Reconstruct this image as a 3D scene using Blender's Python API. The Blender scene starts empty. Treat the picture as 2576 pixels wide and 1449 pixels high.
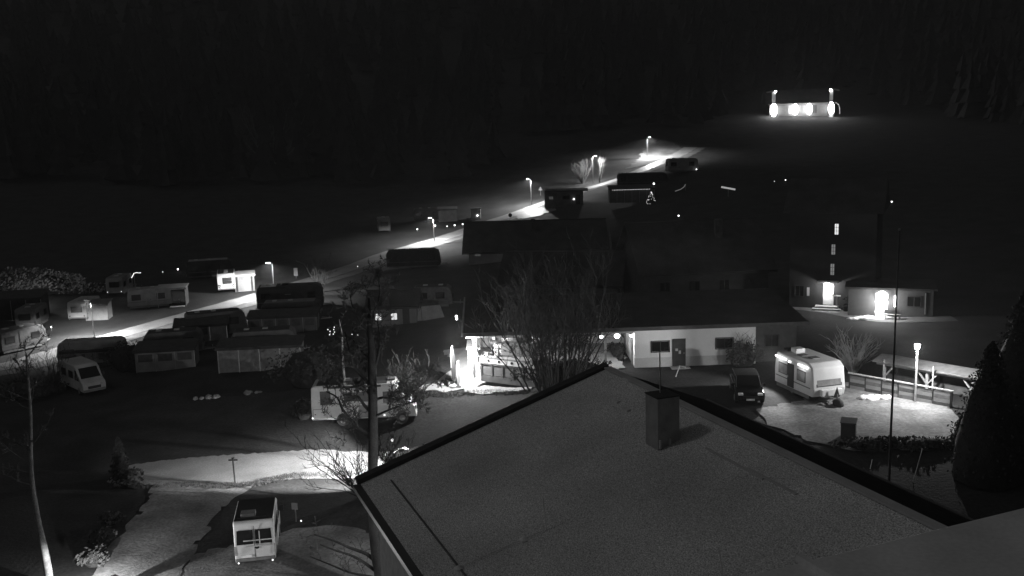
import bpy, bmesh, math, random
import numpy as np
from mathutils import Vector, Matrix

# ------------------------------------------------------------------ camera, world, light, exposure
C = bpy.context.scene.collection
SC = bpy.context.scene
FPX = 2500.0; EYE = np.array([0., 0., 22.5]); PITCH = math.radians(9.5); RS = 0.03; RC = math.sqrt(1-RS*RS)
_r = np.array([1., 0, 0]); _u = np.array([0, math.sin(PITCH), math.cos(PITCH)]); _f = np.array([0, math.cos(PITCH), -math.sin(PITCH)])
IX = RC*_r-RS*_u; IY = RS*_r+RC*_u
cam = bpy.data.cameras.new('camera'); camo = bpy.data.objects.new('camera', cam); C.objects.link(camo)
cam.sensor_width = 36.0; cam.lens = 36.0*FPX/2576.0; cam.clip_start = 0.3; cam.clip_end = 3000
M4 = Matrix.Identity(4)
for i in range(3):
    M4[i][0] = IX[i]; M4[i][1] = IY[i]; M4[i][2] = -_f[i]; M4[i][3] = EYE[i]
camo.matrix_world = M4
SC.camera = camo

world = bpy.data.worlds.new('World'); SC.world = world; world.use_nodes = True
wn = world.node_tree; wn.nodes.clear()
sky = wn.nodes.new('ShaderNodeTexSky'); sky.sky_type = 'NISHITA'; sky.sun_disc = False
MOON_EL, MOON_AZ = math.radians(48), math.radians(272)
sky.sun_elevation = MOON_EL; sky.sun_rotation = MOON_AZ
bw = wn.nodes.new('ShaderNodeRGBToBW'); bg = wn.nodes.new('ShaderNodeBackground'); wo = wn.nodes.new('ShaderNodeOutputWorld')
bg.inputs[1].default_value = 0.0085
wn.links.new(sky.outputs[0], bw.inputs[0]); wn.links.new(bw.outputs[0], bg.inputs[0]); wn.links.new(bg.outputs[0], wo.inputs[0])
ml = bpy.data.lights.new('moonlight', 'SUN'); ml.energy = 0.125; ml.angle = math.radians(6)
mo = bpy.data.objects.new('moonlight', ml); C.objects.link(mo)
_az = MOON_AZ
_dirm = Vector((math.sin(_az)*math.cos(MOON_EL), math.cos(_az)*math.cos(MOON_EL), math.sin(MOON_EL)))
mo.rotation_euler = (-_dirm).to_track_quat('-Z', 'Y').to_euler()
SC.view_settings.view_transform = 'Standard'; SC.view_settings.look = 'None'
SC.view_settings.exposure = 0; SC.view_settings.gamma = 1; SC.view_settings.use_curve_mapping = False
SC.render.engine = 'CYCLES'
SC.cycles.max_bounces = 4; SC.cycles.diffuse_bounces = 2; SC.cycles.glossy_bounces = 2
SC.cycles.use_light_tree = True
SC.cycles.sample_clamp_indirect = 2.0

def ray(u, v): return _f+(u-1288)/FPX*IX+(724.5-v)/FPX*IY
def at(u, v, Z): return Vector(EYE+ray(u, v)*Z)                 # a point seen at (u, v), Z metres away
def atz(u, v, z):
    d = ray(u, v); return Vector(EYE+d*((z-EYE[2])/d[2]))

# ------------------------------------------------------------------ materials (the scene is monochrome)
_m = {}
def mat(name, val, rough=0.7, metal=0.0, var=0.25, scale=3.0, fine=0.12, fscale=40.0, bump=0.0, emit=0.0, spec=0.3):
    if name in _m: return _m[name]
    m = bpy.data.materials.new(name); m.use_nodes = True; nt = m.node_tree; b = nt.nodes['Principled BSDF']
    b.inputs['Roughness'].default_value = rough; b.inputs['Metallic'].default_value = metal
    b.inputs['Specular IOR Level'].default_value = spec
    if emit:
        b.inputs['Base Color'].default_value = (val, val, val, 1)
        b.inputs['Emission Color'].default_value = (1, 1, 1, 1); b.inputs['Emission Strength'].default_value = emit
    else:
        tc = nt.nodes.new('ShaderNodeTexCoord')
        n1 = nt.nodes.new('ShaderNodeTexNoise'); n1.inputs['Scale'].default_value = scale; n1.inputs['Detail'].default_value = 5
        n2 = nt.nodes.new('ShaderNodeTexNoise'); n2.inputs['Scale'].default_value = fscale; n2.inputs['Detail'].default_value = 3
        nt.links.new(tc.outputs['Object'], n1.inputs[0]); nt.links.new(tc.outputs['Object'], n2.inputs[0])
        r1 = nt.nodes.new('ShaderNodeMapRange'); r1.inputs[1].default_value = .3; r1.inputs[2].default_value = .7
        r1.inputs[3].default_value = val*(1-var); r1.inputs[4].default_value = val*(1+var)
        r2 = nt.nodes.new('ShaderNodeMapRange'); r2.inputs[1].default_value = .3; r2.inputs[2].default_value = .7
        r2.inputs[3].default_value = 1-fine; r2.inputs[4].default_value = 1+fine
        mu = nt.nodes.new('ShaderNodeMath'); mu.operation = 'MULTIPLY'
        nt.links.new(n1.outputs[0], r1.inputs[0]); nt.links.new(n2.outputs[0], r2.inputs[0])
        nt.links.new(r1.outputs[0], mu.inputs[0]); nt.links.new(r2.outputs[0], mu.inputs[1])
        nt.links.new(mu.outputs[0], b.inputs['Base Color'])
        if bump:
            bp = nt.nodes.new('ShaderNodeBump'); bp.inputs['Strength'].default_value = bump; bp.inputs['Distance'].default_value = .05
            nt.links.new(n2.outputs[0], bp.inputs['Height']); nt.links.new(bp.outputs[0], b.inputs['Normal'])
    _m[name] = m; return m
GRASS = mat('grass_ground', .023, .95, var=.5, scale=.35, fine=.45, fscale=5.0, bump=.6)
ASPH = mat('asphalt', .21, .6, var=.2, scale=.5, fine=.2, fscale=9, bump=.25)
GRAVEL = mat('pale_gravel', .19, .95, var=.5, scale=.33, fine=.3, fscale=6, bump=.5)
PAVE = mat('paving', .26, .85, var=.2, scale=.8, fine=.15, fscale=9, bump=.2)
ROOFN = mat('roof_felt', .6, .9, var=.2, scale=.22, fine=.65, fscale=24, bump=.3)
ROOFD = mat('dark_roof', .05, .85, var=.3, scale=.6, fine=.25, fscale=9, bump=.3, spec=.15)
FORE = mat('forest_needles', .03, .95, var=.3, scale=.05, fine=.3, fscale=.7)
WALL = mat('white_render', .72, .8, var=.07, scale=.7, fine=.05, fscale=12, bump=.1)
PLINTH = mat('plinth_render', .52, .85, var=.1, scale=.8, fine=.06, fscale=12)
GREYW = mat('grey_render', .3, .85, var=.15, scale=.8, fine=.08)
WHITE = mat('white_paint', .68, .35, var=.08, scale=1.2, fine=.04, fscale=20, spec=.5)
OFFW = mat('weathered_white', .46, .5, var=.18, scale=1.0, fine=.08, fscale=15)
LGREY = mat('light_grey_fabric', .3, .9, var=.18, scale=1.2, fine=.1, fscale=15)
MGREY = mat('mid_grey_fabric', .17, .9, var=.2, scale=1.2, fine=.12, fscale=15)
DARK = mat('dark_fabric', .05, .9, var=.25, scale=1.5, fine=.15)
BLACK = mat('black_plastic', .018, .5, var=.2, fine=.1)
TYRE = mat('tyre_rubber', .022, .85, var=.2, fine=.1)
GLASS = mat('dark_glass', .012, .06, var=.1, fine=.02, spec=.6)
GLASSG = mat('curtained_glass', .07, .25, var=.25, scale=2, fine=.05, spec=.5)
METAL = mat('grey_metal', .4, .4, metal=.7, var=.1, fine=.06)
LEDGE = mat('ledge_metal', .7, .45, metal=.0, var=.15, scale=2, fine=.08)
PAINTB = mat('black_car_paint', .008, .15, var=.1, fine=.02, spec=.3)
WOOD = mat('dark_wood', .1, .75, var=.3, scale=2.5, fine=.2, fscale=25)
WOODL = mat('pale_wood', .36, .7, var=.2, scale=2.5, fine=.15, fscale=25)
BARK = mat('dark_bark', .022, .9, var=.4, scale=3, fine=.4, fscale=18, bump=.5)
BARKP = mat('pale_bark', .13, .85, var=.45, scale=3.2, fine=.3, fscale=14, bump=.3)
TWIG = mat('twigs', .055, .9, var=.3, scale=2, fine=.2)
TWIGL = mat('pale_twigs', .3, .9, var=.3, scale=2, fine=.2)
LEAF = mat('dark_leaves', .032, .85, var=.4, scale=.8, fine=.3, fscale=6)
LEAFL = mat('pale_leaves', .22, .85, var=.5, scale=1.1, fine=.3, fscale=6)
SNOW = mat('old_snow', .9, .6, var=.08, scale=2, fine=.08, fscale=12, bump=.4)
CONC = mat('concrete', .33, .85, var=.15, scale=1.5, fine=.1)
STONE = mat('stone', .28, .85, var=.25, scale=2, fine=.15)
REFL = mat('reflector_glow', .8, .3, emit=1.6)
LAMP = mat('lamp_glow', .8, .3, emit=14)
LAMPB = mat('bright_lamp_glow', .8, .3, emit=30)
BULB = mat('bulb_glow', .8, .3, emit=5)
BULBS = mat('soft_bulb_glow', .8, .3, emit=1.6)
WINB = mat('bright_window_glow', .5, .4, emit=.75)
WINM = mat('dim_window_glow', .4, .4, emit=.13)
WIND = mat('faint_window_glow', .3, .4, emit=.05)

# ------------------------------------------------------------------ mesh helpers
class MB:
    def __init__(s): s.v = []; s.f = []
    def add(s, vs, fs):
        o = len(s.v); s.v += [tuple(p) for p in vs]; s.f += [tuple(i+o for i in f) for f in fs]; return s
    def box(s, x0, x1, y0, y1, z0, z1):
        return s.add([(x0,y0,z0),(x1,y0,z0),(x1,y1,z0),(x0,y1,z0),(x0,y0,z1),(x1,y0,z1),(x1,y1,z1),(x0,y1,z1)],
                     [(0,3,2,1),(4,5,6,7),(0,1,5,4),(1,2,6,5),(2,3,7,6),(3,0,4,7)])
    def beam(s, a, b, w, h=None):
        a = Vector(a); b = Vector(b); h = h or w; d = (b-a).normalized()
        x = d.cross(Vector((0,0,1)));  x = Vector((1,0,0)) if x.length < 1e-3 else x.normalized()
        y = x.cross(d).normalized(); x *= w/2; y *= h/2
        vs = [a-x-y, a+x-y, a+x+y, a-x+y, b-x-y, b+x-y, b+x+y, b-x+y]
        return s.add(vs, [(0,3,2,1),(4,5,6,7),(0,1,5,4),(1,2,6,5),(2,3,7,6),(3,0,4,7)])
    def tube(s, pts, rad, n=6, cap=True):
        pts = [Vector(p) for p in pts]
        if not isinstance(rad, (list, tuple)): rad = [rad]*len(pts)
        o = len(s.v); ref = Vector((0.31, 0.93, 0.2))
        for i, p in enumerate(pts):
            d = (pts[min(i+1, len(pts)-1)]-pts[max(i-1, 0)]).normalized()
            x = d.cross(ref)
            if x.length < 1e-3: x = d.cross(Vector((1,0,0)))
            x.normalize(); y = d.cross(x)
            for k in range(n):
                a = 2*math.pi*k/n; s.v.append(tuple(p+(x*math.cos(a)+y*math.sin(a))*rad[i]))
        for i in range(len(pts)-1):
            for k in range(n):
                a = o+i*n+k; b = o+i*n+(k+1) % n; s.f.append((a, b, b+n, a+n))
        if cap:
            s.f.append(tuple(o+k for k in range(n))[::-1]); s.f.append(tuple(o+(len(pts)-1)*n+k for k in range(n)))
        return s
    def prism(s, poly, axis, t0, t1):
        n = len(poly)
        def P(a, b, t): return (t, a, b) if axis == 'x' else ((a, t, b) if axis == 'y' else (a, b, t))
        return s.add([P(a, b, t0) for a, b in poly]+[P(a, b, t1) for a, b in poly],
                     [tuple(range(n))[::-1], tuple(range(n, 2*n))]+[(i, (i+1) % n, n+(i+1) % n, n+i) for i in range(n)])
    def slab(s, q, t):
        q = [Vector(p) for p in q]; nr = (q[1]-q[0]).cross(q[2]-q[0]).normalized()*t; n = len(q)
        return s.add(q+[p+nr for p in q], [tuple(range(n))[::-1], tuple(range(n, 2*n))]+[(i, (i+1) % n, n+(i+1) % n, n+i) for i in range(n)])
    def ball(s, c, r, nu=8, nv=5, sq=(1,1,1), jit=0, rng=None):
        o = len(s.v); c = Vector(c)
        for j in range(nv+1):
            th = math.pi*j/nv
            for i in range(nu):
                ph = 2*math.pi*i/nu; k = 1+(rng.uniform(-jit, jit) if jit else 0)
                s.v.append((c.x+r*k*sq[0]*math.sin(th)*math.cos(ph), c.y+r*k*sq[1]*math.sin(th)*math.sin(ph), c.z+r*k*sq[2]*math.cos(th)))
        for j in range(nv):
            for i in range(nu):
                a = o+j*nu+i; b = o+j*nu+(i+1) % nu; s.f.append((a, a+nu, b+nu, b))
        return s
    def lathe(s, prof, n=12, c=(0,0,0)):
        o = len(s.v)
        for r, z in prof:
            for i in range(n):
                a = 2*math.pi*i/n; s.v.append((c[0]+r*math.cos(a), c[1]+r*math.sin(a), c[2]+z))
        for j in range(len(prof)-1):
            for i in range(n):
                a = o+j*n+i; b = o+j*n+(i+1) % n; s.f.append((a, b, b+n, a+n))
        s.f.append(tuple(o+i for i in range(n))[::-1]); s.f.append(tuple(o+(len(prof)-1)*n+i for i in range(n)))
        return s
    def cyl(s, c, axis, r, h, n=14):
        c = Vector(c); d = Vector({'x': (1,0,0), 'y': (0,1,0), 'z': (0,0,1)}[axis])*h/2
        return s.tube([c-d, c+d], r, n)
    def obj(s, name, m, parent=None, smooth=False, bev=0.0):
        me = bpy.data.meshes.new(name); me.from_pydata(s.v, [], s.f)
        if bev:
            b = bmesh.new(); b.from_mesh(me); bmesh.ops.recalc_face_normals(b, faces=b.faces)
            bmesh.ops.bevel(b, geom=[e for e in b.edges if len(e.link_faces) == 2 and e.calc_face_angle(0) > .5], offset=bev, segments=3, affect='EDGES', profile=.5)
            b.to_mesh(me); b.free()
        me.materials.append(m)
        if smooth: me.polygons.foreach_set('use_smooth', [True]*len(me.polygons))
        me.update()
        o = bpy.data.objects.new(name, me); C.objects.link(o)
        if parent is not None: o.parent = parent
        return o

def tag(o, label=None, cat=None, group=None, kind=None):
    if label: o['label'] = label
    if cat: o['category'] = cat
    if group: o['group'] = group
    if kind: o['kind'] = kind
    return o
def thing(name, label, cat, loc, yaw=0.0, group=None):
    o = bpy.data.objects.new(name, None); C.objects.link(o); o.empty_display_size = .3
    o.location = loc; o.rotation_euler = (0, 0, math.radians(yaw)); return tag(o, label, cat, group)
def box(name, m, par, *a, bev=0.0): return MB().box(*a).obj(name, m, par, bev=bev)
def light(par, loc, power, size=.1, spot=None, rot=None, blend=.6):
    l = bpy.data.lights.new('lamp_light', 'SPOT' if spot else 'POINT'); l.energy = power; l.shadow_soft_size = size
    if spot: l.spot_size = math.radians(spot); l.spot_blend = blend
    o = bpy.data.objects.new('lamp_light', l); C.objects.link(o); o.parent = par; o.location = loc
    if rot: o.rotation_euler = rot
    return o
def dup(o, parent=None, loc=None, yaw=None, label=None):            # a copy of a thing with its parts and sub-parts
    c = o.copy(); C.objects.link(c)
    if parent is not None: c.parent = parent
    for ch in list(o.children): dup(ch, c)
    if loc is not None: c.location = loc
    if yaw is not None: c.rotation_euler = (0, 0, math.radians(yaw))
    if label: c['label'] = label
    return c

# ------------------------------------------------------------------ terrain
CP = [atz(u, v, z) for u, v, z in [
 (645,1425,0),(100,1449,0),(1000,1449,0),(0,1200,0),(590,1215,0),(900,1180,0),(350,1180,0),(300,1300,0),(800,1075,1),(1040,1072,1.1),
 (500,1050,.2),(100,1050,0),(0,1000,0),(150,985,0),(260,990,.2),(1050,985,3),(1200,980,3.9),(1320,983,3.9),(1150,1045,1.6),(1250,1050,1.8),
 (1200,930,4.1),(1597,925,4.2),(1700,930,4.2),(1990,905,4.2),(2090,1020,4.2),(1850,1010,4.2),(2300,1015,4.2),(2410,1100,4.2),(1650,1000,4.0),
 (2100,1100,4.0),(0,930,0),(300,845,0),(540,780,.5),(690,722,1),(850,680,1.2),(1092,612,2),(1170,580,3),(1337,517,6),(1490,460,9),(1630,395,13),(1720,388,13.4),
 (80,735,1),(2080,775,4),(2200,797,4),(2300,850,4.1),(570,735,1),(200,808,0),(1200,665,2),(1100,560,4),(1430,515,7),(1590,512,7),(1720,432,12),(1000,740,2.0),(950,830,2.4),(1080,860,3.6)]]
CP += [Vector(p) for p in [(-60,5,0),(0,5,0),(60,5,2.5),(-30,25,0),(8,35,.8),(30,40,3.4),(45,60,4.2),(60,90,5),(50,115,6),(90,150,12),(-100,50,0),(-100,100,.5),
 (-100,150,2.5),(-60,170,3),(-40,195,5),(-120,220,12),(-45,240,10.5),(0,240,12),(60,250,15.5),(36,275,19),(88,302,21.4),(100,312,22),(140,330,26),(10,85,4.2),(22,82,4.2),(0,84,4.2),
 (-300,350,42),(-100,350,36),(0,350,34),(60,345,30),(-250,450,72),(-100,450,66),(0,450,62),(150,450,58),(300,400,60),(-300,600,125),(-100,600,122),(100,600,118),(300,600,116),
 (-300,1000,200),(0,1000,200),(300,1000,200),(-600,300,60),(600,300,60),(-600,700,150),(600,700,150),(200,220,22),(250,80,12),(-300,100,8),(-500,0,5),(500,0,8),(-300,-60,0),(300,-60,0)]]
CP = np.array([tuple(p) for p in CP])
def _phi(d): return np.sqrt(d*d+9.0)
_A = _phi(np.linalg.norm(CP[:, None, :2]-CP[None, :, :2], axis=2)); _n = len(CP)
_B = np.zeros((_n+3, _n+3)); _B[:_n, :_n] = _A+np.eye(_n)*(-.6); _B[:_n, _n] = 1; _B[:_n, _n+1:] = CP[:, :2]; _B[_n, :_n] = 1; _B[_n+1:, :_n] = CP[:, :2].T
_W = np.linalg.solve(_B, np.concatenate([CP[:, 2], np.zeros(3)]))
GX = np.concatenate([np.arange(-600, -100, 20), np.arange(-100, 100, 1.5), np.arange(100, 621, 20)])
GY = np.concatenate([np.arange(-60, 20, 8), np.arange(20, 130, 1.25), np.arange(130, 300, 3), np.arange(300, 1021, 20)])
_gx, _gy = np.meshgrid(GX, GY)
_q = np.stack([_gx.ravel(), _gy.ravel()], 1)
GZ = np.zeros(len(_q))
for k in range(_n): GZ += _W[k]*_phi(np.hypot(_q[:, 0]-CP[k, 0], _q[:, 1]-CP[k, 1]))
GZ += _W[_n]+_W[_n+1]*_q[:, 0]+_W[_n+2]*_q[:, 1]
GZ = GZ.reshape(_gx.shape)
def gz(x, y):
    i = min(max(int(np.searchsorted(GX, x))-1, 0), len(GX)-2); j = min(max(int(np.searchsorted(GY, y))-1, 0), len(GY)-2)
    a = (x-GX[i])/(GX[i+1]-GX[i]); b = (y-GY[j])/(GY[j+1]-GY[j])
    z00, z10, z01, z11 = GZ[j,i], GZ[j,i+1], GZ[j+1,i], GZ[j+1,i+1]
    return float(z00+(z10-z00)*a+(z11-z10)*b) if a >= b else float(z00+(z11-z01)*a+(z01-z00)*b)
def G(u, v, zmin=12, zmax=420):                                    # where the ground stands under that line of sight
    d = ray(u, v); Z = zmin; prev = zmin
    while Z < zmax:
        p = EYE+d*Z
        if p[2] < gz(p[0], p[1]): break
        prev = Z; Z += max(.6, Z*.01)
    lo, hi = prev, Z
    for _ in range(14):
        m = (lo+hi)/2; p = EYE+d*m
        if p[2] < gz(p[0], p[1]): hi = m
        else: lo = m
    p = EYE+d*hi; return Vector((p[0], p[1], gz(p[0], p[1])))
def on(x, y, dz=0.0): return Vector((x, y, gz(x, y)+dz))
nx, ny = len(GX), len(GY)
g = MB(); g.v = [(float(a), float(b), float(c)) for a, b, c in zip(_gx.ravel(), _gy.ravel(), GZ.ravel())]
g.f = [t for j in range(ny-1) for i in range(nx-1) for t in ((j*nx+i, j*nx+i+1, (j+1)*nx+i+1), (j*nx+i, (j+1)*nx+i+1, (j+1)*nx+i))]
tag(g.obj('ground', GRASS, smooth=True), kind='structure')

def catmull(pts, n=8):
    pts = [Vector(p) for p in pts]; out = []
    for i in range(len(pts)-1):
        p0 = pts[max(i-1, 0)]; p1 = pts[i]; p2 = pts[i+1]; p3 = pts[min(i+2, len(pts)-1)]
        for k in range(n):
            t = k/n; out.append(.5*((2*p1)+(p2-p0)*t+(2*p0-5*p1+4*p2-p3)*t*t+(3*p1-p0-3*p2+p3)*t*t*t))
    out.append(pts[-1]); return out
def ribbon(name, pts, w, m, dz, nc=7, seed=1, rough=.0):
    rng = random.Random(seed); c = catmull([(p[0], p[1], 0) for p in pts], 14); mb = MB(); ww = w if isinstance(w, list) else [w]*len(pts)
    for i, p in enumerate(c):
        d = (c[min(i+1, len(c)-1)]-c[max(i-1, 0)]).normalized(); s = Vector((d.y, -d.x, 0))
        k = i/14; a = min(int(k), len(ww)-2); wi = ww[a]+(ww[a+1]-ww[a])*(k-a)
        l = -wi/2+rng.uniform(-rough, rough); r = wi/2+rng.uniform(-rough, rough)
        for j in range(nc):
            q = p+s*(l+(r-l)*j/(nc-1)); mb.v.append((q.x, q.y, gz(q.x, q.y)+dz))
    for i in range(len(c)-1):
        for j in range(nc-1): mb.f.append((i*nc+j, i*nc+j+1, (i+1)*nc+j+1, (i+1)*nc+j))
    return tag(mb.obj(name, m, smooth=True), kind='structure')
def patch(name, poly, m, dz, step=.8, jit=.3):
    rj = random.Random(name); pp = []
    for i in range(len(poly)):                                     # a worn, uneven outline
        a = Vector(poly[i][:2]); e = Vector(poly[(i+1) % len(poly)][:2])-a; k = max(1, int(e.length/.9)); nn = Vector((-e.y, e.x)).normalized() if e.length > 0 else Vector((0, 0))
        for j in range(k): pp.append(tuple(a+e*(j/k)+nn*(rj.uniform(-jit, jit) if j else 0)))
    poly = pp
    xs = [p[0] for p in poly]; ys = [p[1] for p in poly]; mb = MB(); idx = {}
    def ins(x, y):
        c = False; n = len(poly)
        for i in range(n):
            x1, y1 = poly[i][0], poly[i][1]; x2, y2 = poly[(i+1) % n][0], poly[(i+1) % n][1]
            if (y1 > y) != (y2 > y) and x < (x2-x1)*(y-y1)/(y2-y1)+x1: c = not c
        return c
    nxx = int((max(xs)-min(xs))/step)+1; nyy = int((max(ys)-min(ys))/step)+1
    def vid(i, j):
        if (i, j) not in idx:
            x = min(xs)+i*step; y = min(ys)+j*step; idx[i, j] = len(mb.v)
            best = None                                            # pull the border vertices onto the outline
            for k in range(len(poly)):
                a = Vector(poly[k][:2]); e = Vector(poly[(k+1) % len(poly)][:2])-a; t = max(0, min(1, (Vector((x, y))-a).dot(e)/max(e.length_squared, 1e-6)))
                dd = (a+e*t-Vector((x, y))).length
                if best is None or dd < best[0]: best = (dd, a+e*t)
            if best[0] < step*.75 and (not ins(x, y) or best[0] < step*.4): x, y = best[1]
            mb.v.append((x, y, gz(x, y)+dz))
        return idx[i, j]
    for i in range(nxx):
        for j in range(nyy):
            if ins(min(xs)+(i+.5)*step, min(ys)+(j+.5)*step): mb.f.append((vid(i,j), vid(i+1,j), vid(i+1,j+1), vid(i,j+1)))
    return tag(mb.obj(name, m, smooth=True), kind='structure')
# ------------------------------------------------------------------ roads, paths, paved places
def GP(l): return [G(u, v) for u, v in l]
road_pts = [Vector((-78, 76, 0)), Vector((-62, 88, 0))]+GP([(0,925),(130,890),(300,843),(440,803),(640,748),(780,707),(900,668),(1000,632),(1170,582),(1290,540),(1345,520),(1440,485),(1540,457),(1620,426),(1700,393)])+[Vector((46,252,0))]
ribbon('campsite_road', road_pts, 3.6, ASPH, .07, seed=2, rough=.08)
sh = []
for i, p in enumerate(road_pts):
    a = road_pts[max(i-1, 0)]; b = road_pts[min(i+1, len(road_pts)-1)]; d = Vector((b.x-a.x, b.y-a.y, 0)).normalized()
    sh.append(p+Vector((d.y, -d.x, 0))*2.95)
ribbon('road_shoulder', sh, 2.2, mat('shoulder_gravel', .12, .95, var=.3, scale=.5, fine=.3, fscale=6, bump=.4), .05, nc=5, seed=3, rough=.2)
low = GP([(285,1196),(380,1190),(480,1185),(640,1180),(800,1172),(1000,1168)])+[atz(1110,1195,.6), atz(1230,1260,.8)]
ribbon('lower_road', low, [3.0,4.6,5.0,5.2,4.4,4.0,4,4], ASPH, .06, seed=4, rough=.12)
patch('parking_area', [tuple(p) for p in GP([(235,1449),(330,1310),(400,1215),(640,1216),(540,1300),(458,1449)])]+[(-19,44),(-22.4,44)], GRAVEL, .07, .5)
patch('house_yard', [tuple(p) for p in GP([(455,1449),(480,1400),(740,1330),(860,1325),(960,1350)])]+[(-6.5,44),(-9,41),(-19,41)], GRAVEL, .05, .5)
ter = GP([(985,992),(1100,984),(1330,982),(1500,958),(1575,928)])
patch('terrace_paving', [tuple(p) for p in ter]+[(9,80),(-6,80),(-4.5,75),(-6,72.5)], PAVE, .09, .5)
patch('driveway', [tuple(p) for p in GP([(1900,1032),(2010,1012),(2120,960),(2400,1022),(2440,1118),(2330,1135),(2150,1138),(2030,1112),(1930,1072)])], mat('driveway_gravel', .19, .95, var=.35, scale=.6, fine=.3, fscale=5, bump=.5), .07, .5)
patch('hill_junction', [tuple(p) for p in GP([(1290,545),(1330,527),(1385,520),(1400,530),(1360,543),(1310,552)])], ASPH, .1, .8)
patch('gravel_bank', [tuple(p) for p in GP([(1575,425),(1612,392),(1628,366),(1662,352),(1700,362),(1722,384),(1650,412)])], mat('lamp_pool_ground', .12, .95, var=.5, scale=.25, fine=.3, fscale=3), .06, 1.0, .8)  # paler ground colour paints the top lamp's pool of light, no real gravel
tag(ribbon('house_path', GP([(1990,772),(2080,782),(2170,798),(2240,806)])+[Vector((39,86,0))], 2.4, mat('house_path_paving', .12, .85, var=.2), .05, nc=4, seed=6))

# ------------------------------------------------------------------ forested hill
rng = random.Random(11)
f = MB(); nt = 0
def inroad(x, y): return any((x-p.x)**2+(y-p.y)**2 < 100 for p in road_pts)
def pj(p):
    q = np.array(p)-EYE; Z = q@_f; return 1288+FPX*(q@IX)/Z, 724.5-FPX*(q@IY)/Z, Z
while nt < 2300:
    y = rng.uniform(185, 640); x = rng.uniform(-.68, .68)*y
    z = gz(x, y); h = rng.uniform(9, 19); u, v, Z = pj((x, y, z)); u2, v2, _z = pj((x, y, z+h))
    nt += 1
    if u < 1340 and (y < 225): continue
    if 1250 < u < 1880 and Z < 275: continue
    if 1860 < u < 2180 and Z < 335: continue
    if u > 1860 and Z < 190: continue
    if abs(x-95) < 26 and y < 335: continue
    for k in range(4):
        zb = z+h*(.06+.23*k); zt = zb+h*(.42-.04*k); r = h*(.24-.05*k); n = 8; o = len(f.v)
        zt = min(zt, z+h)
        for i in range(n):
            a = 2*math.pi*i/n+rng.uniform(-.2, .2); rr = r*(1.1 if i % 2 else .62)*rng.uniform(.8, 1.2); f.v.append((x+rr*math.cos(a), y+rr*math.sin(a), zb+rng.uniform(-.4, .4)))
        f.v.append((x+rng.uniform(-.2, .2), y, zt))
        for i in range(n): f.f.append((o+i, o+(i+1) % n, o+n))
tag(f.obj('forest', FORE), 'dark conifer forest covering the hillside behind the campsite', 'forest', kind='stuff')

# ------------------------------------------------------------------ near house with big roof
A = at(1525, 925, 45.0)
dv = Vector((-math.sin(math.radians(21)), math.cos(math.radians(21)), 0)); ev = Vector((-dv.y, dv.x, 0))   # along the ridge (away), towards the near eave
d = ray(905, 1215); Zl = float((np.dot(np.array(A)-EYE, np.array(dv)))/np.dot(d, np.array(dv))); Lc = at(905, 1215, Zl)
RW = (Lc-A).dot(ev); DROP = A.z-Lc.z; RL = 22.0
house = thing('house', 'near house under a broad grey roof filling the foreground', 'house', (A.x, A.y, 0), math.degrees(math.atan2(-dv.y, -dv.x)))
# local frame: +x runs from the far gable towards the camera along the ridge, +y across
yl = -1.0 if Vector((-dv.y*-1, 0, 0)) is None else 1.0
lx = -dv; ly = Vector((-lx.y, lx.x, 0)); sg = 1 if ev.dot(ly) > 0 else -1      # sign of the near slope on local y
ZR = A.z; ZE = ZR-DROP; W2 = 5.2; D2 = DROP/RW*W2
near = MB(); NXR, NYR = 24, 14
for i in range(NXR+1):
    for j in range(NYR+1): near.v.append((RL*i/NXR, sg*RW*j/NYR, ZR-DROP*j/NYR))
for i in range(NXR):
    for j in range(NYR): near.f.append((i*(NYR+1)+j, (i+1)*(NYR+1)+j, (i+1)*(NYR+1)+j+1, i*(NYR+1)+j+1))
near.slab([(0, 0, ZR-.03), (RL, 0, ZR-.03), (RL, sg*RW, ZE-.03), (0, sg*RW, ZE-.03)], .22 if sg < 0 else -.22)
rf = near.obj('roof', ROOFN, house)
far = MB().slab([(0, -sg*.02, ZR-.01), (RL, -sg*.02, ZR-.01), (RL, -sg*W2, ZR-D2*1.35), (0, -sg*W2, ZR-D2*1.35)], -.2 if sg < 0 else .2).obj('rear_roof', mat('slate_roof', .02, .9, var=.3, scale=1.5, fine=.2, spec=0.0), house)
MB().beam((0, -sg*(W2+.06), ZR-D2*1.35-.02), (RL, -sg*(W2+.06), ZR-D2*1.35-.02), .14, .1).obj('rear_gutter', mat('rear_gutter_metal', .12, .35, metal=.5, var=.15), house)
MB().beam((-.12, sg*-.1, ZR+.02), (-.12, sg*(RW+.1), ZE+.02), .5, .3).obj('verge_board', DARK, house)
MB().beam((.1, sg*(RW+.1), ZE-.1), (RL, sg*(RW+.1), ZE-.1), .45, .2).obj('gutter', mat('gutter_metal', .1, .3, metal=.6, var=.1), house)
MB().beam((1.2, sg*(RW-1.05), ZE+DROP*1.05/RW+.03), (RL, sg*(RW-1.05), ZE+DROP*1.05/RW+.03), .06, .05).obj('snow_rail', mat('rail_metal', .13, .7), house)
MB().beam((0, 0, ZR+.03), (RL, 0, ZR+.03), .34, .08).obj('ridge_cap', mat('ridge_felt', .5, .9, var=.12, scale=1.2), house)
wl = MB().prism([(sg*(RW-.6), 0), (sg*(RW-.6), ZE-.2+DROP*.6/RW), (0, ZR-.35), (-sg*(W2-.5), ZR-D2*1.35-.1), (-sg*(W2-.5), 0)], 'x', .5, RL-.3).obj('wall', mat('house_timber', .07, .85, var=.25), house)
def hloc(p):                                                       # world -> house frame
    q = Vector(p)-Vector((A.x, A.y, 0)); return Vector((q.dot(lx), q.dot(ly), q.z))
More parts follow.
